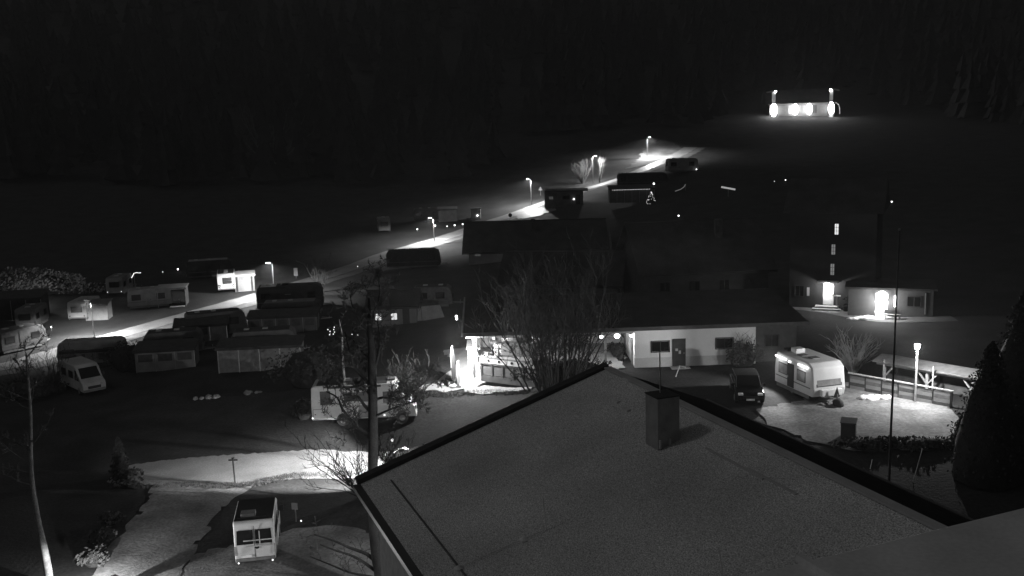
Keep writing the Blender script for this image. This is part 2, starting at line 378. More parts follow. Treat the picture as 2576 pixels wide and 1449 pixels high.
def roofpt(u, v, lift=0):                                          # where the line of sight meets the near slope
    n = (lx.cross(ev*1.0+Vector((0,0,-DROP/RW)))).normalized(); d = Vector(ray(u, v)); t = (A-Vector(EYE)).dot(n)/d.dot(n); p = Vector(EYE)+d*t
    return hloc(p)+Vector((0, 0, lift))
def roofz(y): return ZR-DROP*abs(y)/RW if y*sg > 0 else ZR-D2*1.35*abs(y)/W2
cb = roofpt(1668, 1112)
ch = MB().box(cb.x-.5, cb.x+.42, cb.y-.45, cb.y+.45, cb.z-.8, cb.z+1.78).obj('chimney', mat('chimney_cladding', .36, .8, var=.2, scale=2), house, bev=.02)
MB().box(cb.x-.52, cb.x+.44, cb.y-.47, cb.y+.47, cb.z+1.782, cb.z+1.82).obj('chimney_cap', DARK, ch)
for k in (-1, 1): MB().beam((cb.x+.45, cb.y+k*.2+sg*.18, cb.z-.06), (cb.x+.45, cb.y+k*.2+sg*.18, cb.z+.26), .09, .06).obj('flashing', mat('lead_flashing', .6, .5, var=.1), ch)
MB().tube([(cb.x-.2, cb.y, cb.z+1.8), (cb.x-.2, cb.y, cb.z+3.3)], .025, 6).obj('aerial', mat('aerial_metal', .35, .5), house)
for (u1, v1, u2, v2, h) in [(1375,1335,1346,1252,1.1),(1820,1462,1811,1385,.9)]:
    b = roofpt(u1, v1); t = MB().tube([b, b+Vector((-.25, 0, h))], .018, 6).obj('rooftop_rod', mat('rod_metal', .75, .5), house)
wire = [roofpt(1155, 1432, .06), roofpt(1318, 1360, .06), roofpt(1372, 1337, .06)]
MB().tube(wire, .012, 5).obj('lightning_wire', mat('wire_metal', .5, .5), house)
for (u, v) in [(1155,1432),(1318,1360)]:
    b = roofpt(u, v); MB().lathe([(.17,-.04),(.17,.05),(.11,.09),(.05,.13)], 10, (b.x, b.y, b.z)).obj('wire_clamp_base', mat('clamp_concrete', .75, .8), house)
for (u, v) in [(1545,936),(1578,955),(1550,1010),(1576,1031)]:
    b = roofpt(u, v); MB().box(b.x-.22, b.x+.22, b.y-.09, b.y+.09, b.z-.02, b.z+.06).obj('ridge_clip', mat('clip_metal', .7, .6), house)
for (u, v, L) in [(1845,1165,3.4),(1940,1210,2.6)]:
    b = roofpt(u, v); MB().box(b.x-L/2, b.x+L/2, b.y-.05, b.y+.05, b.z-.01, b.z+.035).obj('roof_seam', mat('ridge_felt', .5), house)
def wall_lamp(label, loc, yaw, power, size=.12):
    t = thing('wall_lamp', label, 'lamp', loc, yaw)
    MB().box(-.02, .06, -.07, .07, -.12, .12).obj('bracket', BLACK, t)
    MB().ball((.16, 0, 0), size, 10, 6).obj('glass_globe', LAMP, t, smooth=True)
    light(t, (.36, 0, -.02), power, .1); return t
def hw(x, y, z): q = lx*x+ly*y; return (A.x+q.x, A.y+q.y, z)
b = atz(1078, 1236, 0); b.z = gz(b.x, b.y)
tgt = G(560, 1184); dl_ = (tgt-(b+Vector((0,0,1.8)))).normalized()
fld = thing('flood_lamp', 'assumed low flood lamp hidden behind the roof edge lighting the lower road', 'lamp', b, math.degrees(math.atan2(dl_.y, dl_.x))-90)  # hidden lamp assumed from the bright stretch of lower road
MB().tube([(0,-.06,-.2),(0,-.06,1.7)], .05, 8).obj('post', METAL, fld); MB().box(-.16,.16,-.2,.04,1.71,1.94).obj('housing', BLACK, fld); MB().box(-.13,.13,.045,.06,1.75,1.83).obj('lens', LAMP, fld)
MB().slab([(-.9,-.2,1.96),(1.0,-.2,1.96),(1.0,.62,1.792),(-.9,.62,1.792)], .012).obj('visor', BLACK, fld)  # visor and side shields added, unseen, to keep the beam off the motorhome
[MB().prism([(.065,1.4),(.62,1.4),(.62,1.785),(.065,1.905)], 'x', x_, x_+.015).obj('side_shield', BLACK, fld) for x_ in (-.135, .36)]
light(fld, (0, .12, 1.86), 60000, .035, 130, (math.radians(84), 0, math.radians(-14)), .5)
wall_lamp('added unseen wall lamp on the gable wall brightening the long motorhome', hw(.44, sg*(RW-5.5), 6.2), math.degrees(math.atan2(dv.y, dv.x)), 2300)  # no lamp known on this gable; added to brighten the motorhome's side
wall_lamp('assumed unseen wall lamp under the eave lighting the yard beside the van', hw(9.5, sg*(RW-.56), 5.4), math.degrees(math.atan2(ev.y, ev.x)), 520)  # no lamp visible here; assumed from the light on the yard

# ledge of the building the picture is taken from
p1 = atz(1860, 1449, 20.6); p2 = atz(2600, 1268, 20.6); dl = (p2-p1).normalized(); nl = Vector((dl.y, -dl.x, 0))
t = thing('roof_ledge', 'pale metal covered roof ledge crossing the bottom right corner', 'ledge', (p1.x, p1.y, 20.6), math.degrees(math.atan2(dl.y, dl.x)))
MB().box(-3, 6, -.55, 0, -.12, 0).obj('cover_sheet', LEDGE, t, bev=.02)
MB().box(-3, 6, -.1, .01, -.35, -.125).obj('fascia', DARK, t)
for k in range(4): MB().box(-1.6+k*1.9, -1.57+k*1.9, -.56, .012, .0, .03).obj('standing_seam', LEDGE, t)
MB().box(-3, 6, -1.4, -.2, -20.6, -.36).obj('wall', GREYW, t)

# ------------------------------------------------------------------ street lamps
def street_lamp(label, loc, yaw, H, power, arm=.7, glow=LAMP, spot=166, dim=False, r=.05):
    t = thing('street_lamp', label, 'street lamp', loc, yaw, 'lamps along the campsite roads')
    MB().tube([(0,0,-.3),(0,0,.8),(0,0,H-.25),(.12,0,H-.03),(.3,0,H)], [r*1.5,r*1.4,r,r,r*.8], 8).obj('pole', mat('lamp_pole_metal', .3, .55, metal=.2, var=.1), t)
    hd = MB().prism([(.2,H-.03),(arm+.25,H+.0),(arm+.25,H+.07),(arm-.1,H+.13),(.2,H+.06)], 'y', -.13, .13).obj('lamp_head', mat('lamp_head_metal', .3, .5), t)
    MB().box(arm-.35, arm+.2, -.1, .1, H-.09, H-.035).obj('lens', glow, hd)
    light(t, (arm-.05, 0, H-.16), power, .12, spot, (0, 0, 0), .2)
    return t
def lampfoot(u, v): return G(u, v)
def lamp_px(label, u, v, vt, yaw, power, **k):
    b = lampfoot(u, v); Z = pj(b)[2]; H = (v-vt)/FPX*Z; print('lamp', label, 'H=%.1f Z=%.0f' % (H, Z)); return street_lamp(label, b, yaw, H, power, **k)
lamp_px('street lamp behind the long camper with lit roof edge', 691, 748, 660, 160, 11000)
lamp_px('street lamp standing left of the barn on the road edge', 1093, 613, 547, 160, 9500)
lamp_px('street lamp by the junction left of the dark chalet', 1337, 517, 450, 165, 11000)
lamp_px('street lamp shining through the bare tree up the road', 1492, 462, 392, 0, 8500)
lamp_px('topmost street lamp where the road climbs the hill', 1628, 398, 345, 0, 15000)
street_lamp('assumed street lamp with dimmed lens behind the lower caravan with round window', G(238, 853), 160, 4.4, 12500, glow=mat('assumed_lamp_lens', .5, .4, emit=.25), r=.035, spot=156)  # unseen lamp assumed from the bright road beside it; lens glow kept dim
def post_lamp(label, loc, H, power):
    t = thing('post_lamp', label, 'street lamp', loc)
    MB().tube([(0,0,-.3),(0,0,1.0),(0,0,H-.3)], [.085,.07,.05], 8).obj('pole', mat('post_lamp_paint', .55, .5), t)
    MB().lathe([(.05,H-.32),(.14,H-.3),(.17,H-.02),(.16,H)], 12).obj('lantern', LAMPB, t)
    MB().lathe([(.2,H+.01),(.2,H+.05),(.02,H+.12)], 12).obj('lantern_cap', METAL, t)
    light(t, (-.05, -.33, H-.2), power, .12); return t
b = G(2302, 1013); post_lamp('post lamp with bright lantern beside the plank fence', b, (1013-862)/FPX*pj(b)[2], 2300)
# ------------------------------------------------------------------ long white building with the bar terrace
def window(par, face, a0, a1, z0, z1, off, frame=BLACK, pane=GLASS, nx=2, nz=1, fw=.06, sign=-1, name='window'):
    """A framed window in a wall: face 'y' lies across local y at off, 'x' across local x; sign says which way it faces."""
    m = MB(); t0, t1 = sorted((off-sign*.03, off+sign*.045)); p0, p1 = sorted((off-sign*.02, off+sign*.02))
    def B(mm, a, b, c, d, u0, u1): (mm.box(a, b, u0, u1, c, d) if face == 'y' else mm.box(u0, u1, a, b, c, d))
    B(m, a0, a0+fw, z0, z1, t0, t1); B(m, a1-fw, a1, z0, z1, t0, t1); B(m, a0+fw, a1-fw, z0, z0+fw, t0, t1); B(m, a0+fw, a1-fw, z1-fw, z1, t0, t1)
    for i in range(1, nx):
        c = a0+(a1-a0)*i/nx; B(m, c-fw*.4, c+fw*.4, z0+fw, z1-fw, t0, t1)
    o = m.obj(name, frame, par)
    wx = (a1-a0-2*fw)/nx; wz = (z1-z0-2*fw)/nz
    for i in range(nx):
        for j in range(nz):
            q = MB(); e = .02; B(q, a0+fw+i*wx+e, a0+fw+(i+1)*wx-e, z0+fw+j*wz+e, z0+fw+(j+1)*wz-e, p0, p1); q.obj('pane', pane, o)
    return o
BY = 1.2; O = G(1597, 925); O.z = 4.2
LB = thing('long_building', 'long low white building with flat dark roof behind the bar terrace', 'building', O, BY)
m = MB()
m.box(0, 9.0, 0, 8.5, .75, 2.98).obj('wall', WALL, LB)
box('plinth', PLINTH, LB, -.02, 9.0, -.025, 8.5, -.6, .745)
MB().box(9.02, 12.2, .5, 8.5, -.6, 2.98).obj('side_wing_wall', mat('side_wing_boards', .07, .85, var=.2), LB)
MB().box(-12.2, -.03, 7.6, 8.0, -.6, 2.98).obj('rear_terrace_wall', WALL, LB)
MB().add([(-12.6,-.75,3.02),(12.7,-.75,3.02),(12.7,9.2,3.87),(-12.6,9.2,3.87),(-12.6,-.75,3.22),(12.7,-.75,3.22),(12.7,9.2,4.07),(-12.6,9.2,4.07)],
         [(0,3,2,1),(4,5,6,7),(0,1,5,4),(1,2,6,5),(2,3,7,6),(3,0,4,7)]).obj('roof', ROOFD, LB)
MB().box(-12.6, 12.7, -.86, -.755, 2.98, 3.26).obj('fascia', mat('fascia_board', .06, .8), LB)
MB().beam((-12.68, -.8, 3.14), (-12.68, 9.2, 3.99), .12, .34).obj('verge_board', LGREY, LB)
window(LB, 'y', 1.2, 2.62, 1.12, 2.02, -.012, frame=DARK, nx=2)
window(LB, 'y', 6.0, 7.35, 1.2, 2.1, -.012, frame=DARK, nx=2)
window(LB, 'y', 9.8, 10.9, 1.1, 2.1, .49, frame=DARK, nx=2)
dr = MB().box(2.8, 3.78, -.07, -.03, .06, 2.12).obj('door', mat('dark_door', .04, .5), LB)
MB().box(3.02, 3.2, -.085, -.072, 1.2, 1.38).obj('notice', OFFW, dr); MB().box(3.26, 3.42, -.085, -.072, .98, 1.22).obj('notice', OFFW, dr)
MB().box(3.62, 3.68, -.12, -.072, 1.0, 1.06).obj('handle', METAL, dr)
box('doorstep', CONC, LB, 2.6, 4.0, -.9, -.03, -.3, .05)
box('kerb_strip', CONC, LB, -.1, 12.2, -.55, -.04, -.5, -.08)
# left face of the wing, seen edge on and brightly lit
d2 = MB().box(-.07, -.022, .75, 1.65, .05, 2.1).obj('door', mat('grey_door', .14, .6), LB)
MB().box(-.1, -.072, 1.5, 1.56, 1.0, 1.06).obj('handle', METAL, d2)
MB().box(-.07, -.022, 4.6, 5.5, .05, 2.35).obj('door', mat('grey_door', .14, .6), LB)
window(LB, 'x', 5.9, 7.2, 1.0, 2.3, -.012, frame=DARK, nx=1)
MB().box(-.035, -.001, .3, .38, 2.2, 2.4).obj('wall_plate', GREYW, LB)
# veranda posts and glazing
for x, y in [(-11.9, -.3), (-10.4, 1.6), (-7.2, -.3), (-4.6, -.3), (-2.2, -.3)]:
    MB().box(x-.08, x+.08, y-.08, y+.08, -.2, 3.02+.085*(y+.75)).obj('post', WOODL if x > -8 else WHITE, LB)
MB().box(-12.4, -.05, -.38, -.24, 2.76, 2.98).obj('eave_beam', WOODL, LB)
GLZ = mat('lit_screen_sheet', .6, .5, var=.1, scale=1.2)
for i in range(2):                                                 # screen wall of framed sheets along the left edge of the terrace
    y0 = 1.7+i*2.9
    pn = MB().box(-11.75, -11.70, y0+.12, y0+2.75, 1.15, 2.55).obj('screen_panel', GLZ, LB)
    MB().box(-11.82, -11.62, y0, y0+2.86, 1.0, 1.14).obj('rail', WOODL, pn); MB().box(-11.82, -11.62, y0, y0+2.86, 2.56, 2.7).obj('rail', WOODL, pn)
for i in range(6):                                                 # back wall of the terrace: framed panels
    x0 = -11.4+i*1.9
    pn = MB().box(x0+.1, x0+1.75, 7.52, 7.575, .9, 2.5).obj('wall_panel', [GLZ, WOOD, GLZ, MGREY, WOOD, GLZ][i], LB)
    MB().box(x0, x0+.095, 7.48, 7.59, 0, 2.6).obj('mullion', WOODL, pn)
window(LB, 'y', -7.7, -6.6, .9, 2.4, 5.6, frame=WHITE, pane=WINB, nx=2, nz=2)
MB().box(-8.0, -4.0, 5.62, 5.8, -.2, 2.98).obj('partition_wall', MGREY, LB)
tl = MB().box(-10.3, -8.6, .2, .35, 2.84, 2.94).obj('tube_light', LAMP, LB)
light(LB, (-12.9, -.5, 2.6), 3000, .15); light(LB, (-9.5, 3.2, 2.5), 300, .2); light(LB, (-4.6, 3.0, 2.5), 60, .2)
def flood(label, lx_, ly_, z, power, r=.13):
    M = LB.matrix_basis if False else None
    c = math.cos(math.radians(BY)); s = math.sin(math.radians(BY))
    t = thing('flood_lamp', label, 'lamp', (O.x+lx_*c-ly_*s, O.y+lx_*s+ly_*c, O.z+z), BY, 'lamps under the eave of the long building')
    MB().box(-.1, .1, -.05, .05, .02, .1).obj('bracket', BLACK, t)
    MB().ball((0, 0, -.1), r, 10, 6, (1, 1, .8)).obj('glass_globe', LAMPB, t, smooth=True)
    light(t, (0, -.02, -.32), power, .1); return t
flood('eave lamp at the white corner of the long building', -.22, .3, 2.5, 30, .1)
flood('largest bright eave lamp above the lit side door', -1.2, .7, 2.42, 90, .2)
flood('small eave lamp beside the dark gap on the terrace', -2.4, .5, 2.44, 18, .13)

# bar counter
c48, s48 = math.cos(math.radians(BY)), math.sin(math.radians(BY))
def lb(x, y, z=0): return (O.x+x*c48-y*s48, O.y+x*s48+y*c48, O.z+z)
BL = G(1211, 973); BR = G(1330, 977); BL.z = BR.z = 4.0
ba = math.degrees(math.atan2(BR.y-BL.y, BR.x-BL.x))
bar = thing('bar_counter', 'outdoor bar counter with dark round holes along a white front band', 'bar counter', BL, ba)
box('frame', WOOD, bar, 0, 4.6, 0, .9, -.3, .16); 
for i in range(5): MB().box(.02+i*.9, .14+i*.9, -.02, .1, .165, 1.0).obj('stile', WOOD, bar)
for i in range(4): MB().box(.17+i*.9, .89+i*.9, .03, .08, .2, .96).obj('front_panel', mat('bar_panel', .13, .7), bar)
MB().box(0, 4.6, -.05, .1, 1.005, 1.12).obj('rail', WOOD, bar)
fb = MB().box(-.06, 4.6, -.08, .06, 1.125, 1.56).obj('front_band', WHITE, bar)
for x in (.75, 1.65, 2.75, 3.6): MB().cyl((x, -.088, 1.33), 'y', .105, .02, 12).obj('round_hole', BLACK, fb)
MB().box(-.12, 4.66, -.14, .92, 1.565, 1.62).obj('counter_top', WOODL, bar)
MB().box(-.1, -.04, .08, .9, .165, 1.56).obj('end_panel', WHITE, bar)
def on_bar(name, label, cat, x, y, parts):
    a = math.radians(ba); t = thing(name, label, cat, (BL.x+x*math.cos(a)-y*math.sin(a), BL.y+x*math.sin(a)+y*math.cos(a), BL.z+1.622), ba+random.Random(label).uniform(-8, 8))
    for nm, mm, mb, bv in parts: mb.obj(nm, mm, t, bev=bv)
    return t
on_bar('box', 'small white box at the left end of the bar counter', 'box', .28, .35, [('body', WHITE, MB().box(-.2,.2,-.15,.15,0,.18), .01), ('lid', WHITE, MB().box(-.21,.21,-.16,.16,.182,.21), 0)])
on_bar('bowl', 'dark round bowl on the bar counter beside the white box', 'bowl', .82, .35, [('body', BLACK, MB().lathe([(.12,0),(.21,.12),(.23,.22),(.2,.22)], 14), 0), ('rim', METAL, MB().lathe([(.235,.221),(.235,.24),(.21,.24)], 14), 0)])
on_bar('carton', 'tall pale carton standing on the bar counter right of the dark bowl', 'carton', 1.25, .3, [('body', OFFW, MB().box(-.16,.16,-.14,.14,0,.5), .01), ('flap', WHITE, MB().box(-.16,.16,-.14,.0,.502,.53), 0)])
kv = lb(-10.2, 1.1)
hood = thing('oven_hood', 'grey sheet hood with white menu sheets behind the bar counter', 'hood', kv, BY)
box('panel', MGREY, hood, .35, 2.6, 0, .08, .9, 2.05); box('cover', mat('hood_cover', .09, .7), hood, -.5, 2.7, -.3, .8, 2.06, 2.2)
for i, (a, b_, c_) in enumerate([(-.42,.02,1.9),(-.42,.02,1.55)]): box('menu_sheet', WHITE, hood, a+.3, b_+.3, -.02, 0, c_-.28, c_)
for x in (-.4, 2.55): box('support_post', WOOD, hood, x-.05, x+.05, .3, .4, -.3, 2.055)
KL = G(1190, 931); 
kio = thing('kiosk_cabinet', 'bright white kiosk cabinet at the left end of the bar terrace', 'cabinet', (KL.x-.35, KL.y, KL.z), BY)
box('body', WHITE, kio, 0, .75, 0, 2.9, -.1, 1.62, bev=.02); box('counter_top', WHITE, kio, -.1, .95, -.1, 3.0, 1.63, 1.7)
for i in range(3): box('side_panel', WHITE, kio, -.02, -.001, .1+i*.95, .95+i*.95, .1, 1.5)
KT = thing('gas_bottle', 'small pale gas bottle standing in front of the white kiosk cabinet', 'gas bottle', (KL.x+.55, KL.y-.35, KL.z), 0)
MB().lathe([(.14,0),(.16,.05),(.16,.5),(.1,.62),(.05,.66)], 12).obj('body', WHITE, KT, smooth=True); MB().lathe([(.09,.66),(.09,.76),(.07,.76)], 10).obj('valve_guard', METAL, KT)

# tall sign boards at the left of the terrace
SB = G(1143, 972)
sb = thing('advertising_flag', 'tall dark surfboard shaped advertising flag on a round foot beside the bar', 'flag', SB, 62)
prof = [(-.26,.5),(-.3,1.5),(-.3,2.5),(-.2,2.95),(-.05,3.05),(.12,2.6),(.22,2.0),(.22,.9),(.15,.5)]
MB().prism(prof, 'y', -.03, .03).obj('panel', mat('flag_print', .06, .5), sb)
MB().prism([(a*1.04, b) for a, b in [(-.33,1.5),(-.33,2.5),(-.22,3.0),(-.05,3.12),(-.04,3.05),(-.2,2.95),(-.305,2.5),(-.305,1.5)]], 'y', -.04, .04).obj('edge_strip', WHITE, sb)
MB().lathe([(.38,-.05),(.38,.1),(.3,.16),(.1,.2)], 16).obj('foot', mat('foot_plastic', .5, .5), sb)
MB().tube([(0,0,.1),(0,0,.6)], .04, 8).obj('mast', METAL, sb)
wb = thing('sign_board', 'narrow white standing board right of the dark advertising flag', 'sign', SB+Vector((.33,-.1,0)), 78)
box('board', WHITE, wb, -.3, .3, -.025, .025, .15, 1.95, bev=.01); 
for x in (-.25, .25): box('foot', METAL, wb, x-.03, x+.03, -.25, .25, -.02, .12)
for i, (x, z, s_) in enumerate([(-.35,.4,.55),(-.62,1.05,.3)]):
    cr = thing('crate', ['dark crate at the foot of the advertising flag', 'small dark crate with white label left of the advertising flag'][i], 'crate', SB+Vector((x-.3*i,.25,0)), 20)
    box('body', BLACK, cr, -s_/2, s_/2, -s_/2, s_/2, 0, s_*.9, bev=.015); box('label_card', WHITE, cr, -s_*.3, s_*.3, -s_/2-.012, -s_/2-.002, s_*.3, s_*.7)

# ------------------------------------------------------------------ barn and gabled houses further back
def gable_house(name, label, loc, yaw, L, D, E, R, wallm, roofm, over=.5, cat='house'):
    """front wall along local +x at y=0, ridge along x; E eave height, R ridge height"""
    t = thing(name, label, cat, loc, yaw)
    MB().prism([(0, -1.2), (D, -1.2), (D, E), (D/2, R-.1), (0, E)], 'x', 0, L).obj('wall', wallm, t)
    k = (R-E)/(D/2)
    for s_ in (0, 1):
        y0, z0 = (-over, E-over*k) if s_ == 0 else (D+over, E-over*k)
        q = [(-over, y0, z0+.12), (L+over, y0, z0+.12), (L+over, D/2, R+.12), (-over, D/2, R+.12)]
        if s_: q = q[::-1]
        MB().slab(q, .16).obj('roof_slope', roofm, t)
        MB().beam((-over, y0, z0+.03), (L+over, y0, z0+.03), .14, .12).obj('gutter', DARK, t)
    MB().beam((-over, D/2, R+.27), (L+over, D/2, R+.27), .3, .14).obj('ridge', roofm, t)
    return t
bp = G(1180, 667)
barn = gable_house('barn', 'dark roofed barn with two faintly lit windows below the campsite road', bp, -2, 19.5, 9.5, 2.35, 5.6, GREYW, ROOFD, .9, 'barn')
for (x0, pm) in ((.85, WIND), (5.05, WINM)): window(barn, 'y', x0, x0+.95, 1.25, 2.0, -.02, frame=GREYW, pane=pm, nx=2, nz=2, fw=.05)
MB().ball((5.5, -.18, 1.95), .13, 8, 5).obj('wall_light', LAMP, barn)
MB().box(9.2, 9.8, 2.6, 3.2, 4.3, 6.3).obj('chimney', mat('dark_brick', .09, .9, var=.3), barn)
for x in (9, 12.5, 15.5): window(barn, 'y', x, x+.95, 1.25, 2.0, -.02, frame=GREYW, pane=GLASS, nx=2, nz=1, fw=.05)
g3 = G(1262, 770)
h3 = gable_house('gabled_house', 'small gabled house in front of the barn with pale end wall', g3, -14, 12.5, 7.0, 2.5, 5.2, LGREY, ROOFD, .45)
window(h3, 'x', 2.2, 3.2, .9, 2.0, -.02, frame=DARK, nx=2); window(h3, 'x', 4.4, 5.4, .9, 2.0, -.02, frame=DARK, nx=2); window(h3, 'y', 3, 4.2, .9, 2, -.02, frame=DARK); window(h3, 'y', 7, 8.2, .9, 2, -.02, frame=DARK)
g4 = G(1640, 800)
h4 = gable_house('dark_house', 'large unlit house rising behind the long white building', g4+Vector((0,5,0)), 6, 12.5, 11, 3.6, 7.6, DARK, ROOFD, .7)
for x in (1.5, 4.5, 7.5, 10): window(h4, 'y', x, x+1.1, 1.2, 2.5, -.02, frame=DARK)
MB().box(8.2, 8.9, 3.2, 3.9, 5.2, 8.1).obj('chimney', mat('dark_brick', .09, .9), h4)

# small house with two lit windows behind the big tree
hp = G(930, 826)
h5 = gable_house('cottage', 'little cottage with two glowing windows behind the bare tree', hp, 0, 4.8, 4.0, 2.2, 3.3, MGREY, ROOFD, .35, 'cottage')
for x in (.55, 2.15): window(h5, 'y', x, x+.75, .75, 1.55, -.02, frame=DARK, pane=WINB, nx=2, nz=1, fw=.06)
MB().box(3.4, 4.1, -.05, -.002, 0, 1.9).obj('door', DARK, h5)

# ------------------------------------------------------------------ tall house with lit stair windows, right
rp = G(2055, 776)
RH = thing('stair_house', 'tall dark house with a column of lit stair windows above a bright door', 'house', rp, -24)
MB().box(-2.6, 5.2, 0, 8, -1, 9.4).obj('wall', mat('dark_render', .032, .85, var=.15, scale=.8), RH)
MB().prism([(-.7, 9.2), (8.7, 9.2), (4, 12.2)], 'x', -3.2, 5.8).obj('roof', ROOFD, RH)
for z0, z1, pm, x0 in ((7.1, 8.2, mat('top_window_glow', .5, .4, emit=.85), 1.42), (5.2, 6.25, mat('mid_window_glow', .5, .4, emit=.16), 1.17), (3.25, 4.4, mat('low_window_glow', .5, .4, emit=.16), 1.12)):
    window(RH, 'y', x0, x0+.42, z0, z1, -.02, frame=mat('dark_render', .13), pane=pm, nx=2, nz=3, fw=.03)
dd = MB().box(.55, 1.5, -.06, -.012, .42, 2.45).obj('door', WHITE, RH)
MB().box(1.36, 1.42, -.12, -.062, 1.3, 1.42).obj('handle', METAL, dd)
MB().box(.1, 1.95, -.75, -.01, 2.62, 2.74).obj('door_canopy', WHITE, RH)
for k in range(3): MB().box(-.1-.22*k, 2.0+.22*k, -.9-.35*k, -.065 if k == 0 else -.545-.35*(k-1)-.01, -.6, .38-.17*k).obj('step', CONC, RH)
MB().box(-.95, -.72, -.05, -.001, 1.2, 2.0).obj('letter_panel', OFFW, RH)
window(RH, 'y', -2.1, -1.2, 1.1, 2.2, -.02, frame=DARK)
MB().box(1.75, 1.9, -.5, -.35, .4, 1.35).obj('railing_post', METAL, RH); MB().box(1.6, 2.2, -.62, -.52, 1.36, 1.44).obj('railing', WHITE, RH)
light(RH, (1.0, -.75, 2.2), 210, .1); light(RH, (1.02, -.2, 2.2), 30, .08)
MB().ball((.95, -.34, 2.3), .3, 10, 6).obj('door_lamp', LAMPB, RH)
MB().box(-3.4, 9.0, -2.6, -2.2, -.8, -.02).obj('path_kerb', CONC, RH)
pl = thing('planter', 'dark planter with shrub right of the bright door steps', 'planter', RH.matrix_basis @ Vector((2.75, -.7, -.1)) if False else (rp.x+2.75*math.cos(math.radians(-24))-.7*math.sin(math.radians(24)), rp.y-2.75*math.sin(math.radians(24))-.7, rp.z), -24)
MB().lathe([(.28,-.2),(.36,.55),(.32,.55)], 12).obj('pot', BLACK, pl)
pm = MB(); rr = random.Random(5)
for i in range(60):
    a = rr.uniform(0, 6.28); r = rr.uniform(0, .42); z = rr.uniform(.5, 1.35); p = Vector((r*math.cos(a), r*math.sin(a), z))
    pm.add([p, p+Vector((rr.uniform(-.16,.16), rr.uniform(-.16,.16), .1)), p+Vector((rr.uniform(-.16,.16), rr.uniform(-.16,.16), .2))], [(0,1,2)])
pm.obj('foliage', LEAF, pl)
ap = G(2150, 795)
AX = thing('annex', 'low grey annex with a dazzling entrance lamp beside the stair house', 'building', ap, -20)
MB().box(-.6, 6.6, 0, 5, -1, 2.55).obj('wall', mat('annex_render', .06, .85, var=.12), AX)
MB().box(-.9, 6.9, -.4, 5.3, 2.56, 2.74).obj('roof', ROOFD, AX)
dx = 1.75
dd = MB().box(dx, dx+1.05, -.06, -.012, .1, 2.2).obj('door', WHITE, AX); MB().box(dx+.9, dx+.96, -.11, -.062, 1.0, 1.1).obj('handle', METAL, dd)
MB().ball((dx+.55, -.42, 1.95), .48, 12, 8).obj('entrance_lamp', LAMPB, AX); light(AX, (dx+.5, -1.1, 1.6), 620, .15)
MB().box(dx-.3, dx+1.4, -1.3, -.065, -.5, .08).obj('step', CONC, AX)
MB().box(3.35, 3.45, -.07, -.002, 1.0, 2.0).obj('side_light', LAMP, AX)
window(AX, 'y', 4.4, 5.6, 1.0, 2.0, -.02, frame=DARK)
MB().box(5.9, 5.98, -.1, -.01, .4, 2.3).obj('downpipe', METAL, AX)
for i, (x, y, nm, lb_, m_) in enumerate([(.45,-1.5,'snow_pile','thin white heap of snow left of the dazzling entrance',SNOW)]):
    a = math.radians(-20); q = on(ap.x+x*math.cos(a)-y*math.sin(a), ap.y+x*math.sin(a)+y*math.cos(a))
    mb = MB(); rr = random.Random(3)
    for k in range(6): mb.ball((-.9+k*.36, rr.uniform(-.15,.15), .05), .3+.05*k, 9, 6, (1.2,.9,.5), .12, rr)
    tag(mb.obj(nm, m_, smooth=True), lb_, 'snow').location = q
tb = thing('bench', 'dark bench standing in front of the dazzling entrance', 'bench', on(ap.x+2.6, ap.y-2.2), -20)
box('seat', WOOD, tb, -.7, .7, -.2, .2, .4, .46); box('backrest', WOOD, tb, -.7, .7, .2, .25, .5, .85)
for x in (-.6, .6): box('leg', METAL, tb, x-.04, x+.04, -.2, .24, -.05, .395)

# ------------------------------------------------------------------ floodlit lodge far up the hill
tp = Vector(at(1935, 294, 300)); tp.z = gz(tp.x, tp.y); print('lodge ground', tp, pj(tp))
LG = thing('hill_lodge', 'floodlit lodge on the dark hillside with four dazzling wall lamps', 'building', tp, -6)
W_ = 19.0
MB().box(0, W_, 0, 8, -2, 3.4).obj('wall', mat('lodge_wall', .14, .85, var=.25, scale=.6), LG)
MB().add([(-1.2,-1.5,3.55),(W_+1.2,-1.5,3.55),(W_+1.2,4.2,7.6),(-1.2,4.2,7.6),(-1.2,9.2,3.55),(W_+1.2,9.2,3.55)], [(0,1,2,3),(3,2,5,4),(0,3,4),(1,5,2),(0,4,5,1)]).obj('roof', ROOFD, LG)
for x in (1.1, W_-1.1):
    MB().box(x-.5, x+.5, -1.25, -.6, -1, 7.2).obj('pylon', WHITE, LG)
    MB().beam((x, -1.7, 7.25), (x+(-2.2 if x < 5 else 2.2), -1.7, 6.85), .14, .4).obj('roof_arm', OFFW, LG)
for i in range(5): MB().box(2.6+i*3.0, 4.9+i*3.0, -.07, -.003, .4, 2.8).obj('wall_panel', [MGREY, GREYW, MGREY, DARK, MGREY][i], LG)
for x, r, pw in ((1.1, 1.0, 150), (7.4, .85, 110), (11.5, .85, 110), (W_-1.1, .9, 110)):
    MB().ball((x, -1.5, 1.6), r, 12, 8, (1, .5, 1.9 if r > .7 else 1.6)).obj('flood_lamp', LAMPB, LG); light(LG, (x, -3.0, 2.0), pw, .4)
MB().ball((1.6, -1.4, 7.0), .3, 8, 6).obj('pylon_lamp', LAMPB, LG); MB().ball((W_-1.4, -1.4, 7.0), .35, 8, 6).obj('pylon_lamp', LAMPB, LG)
MB().box(W_-1.6, W_-.6, -1.4, -.62, -1, .6).obj('lit_plinth_glow', WINB, LG)  # plinth emits by itself, its lit look put into the material
MB().tube([(W_+.3,-.8,3.2),(W_+1.2,-.8,2.7),(W_+1.5,-.8,1.6),(W_+1.5,-.8,0)], .12, 6).obj('drainpipe', OFFW, LG)
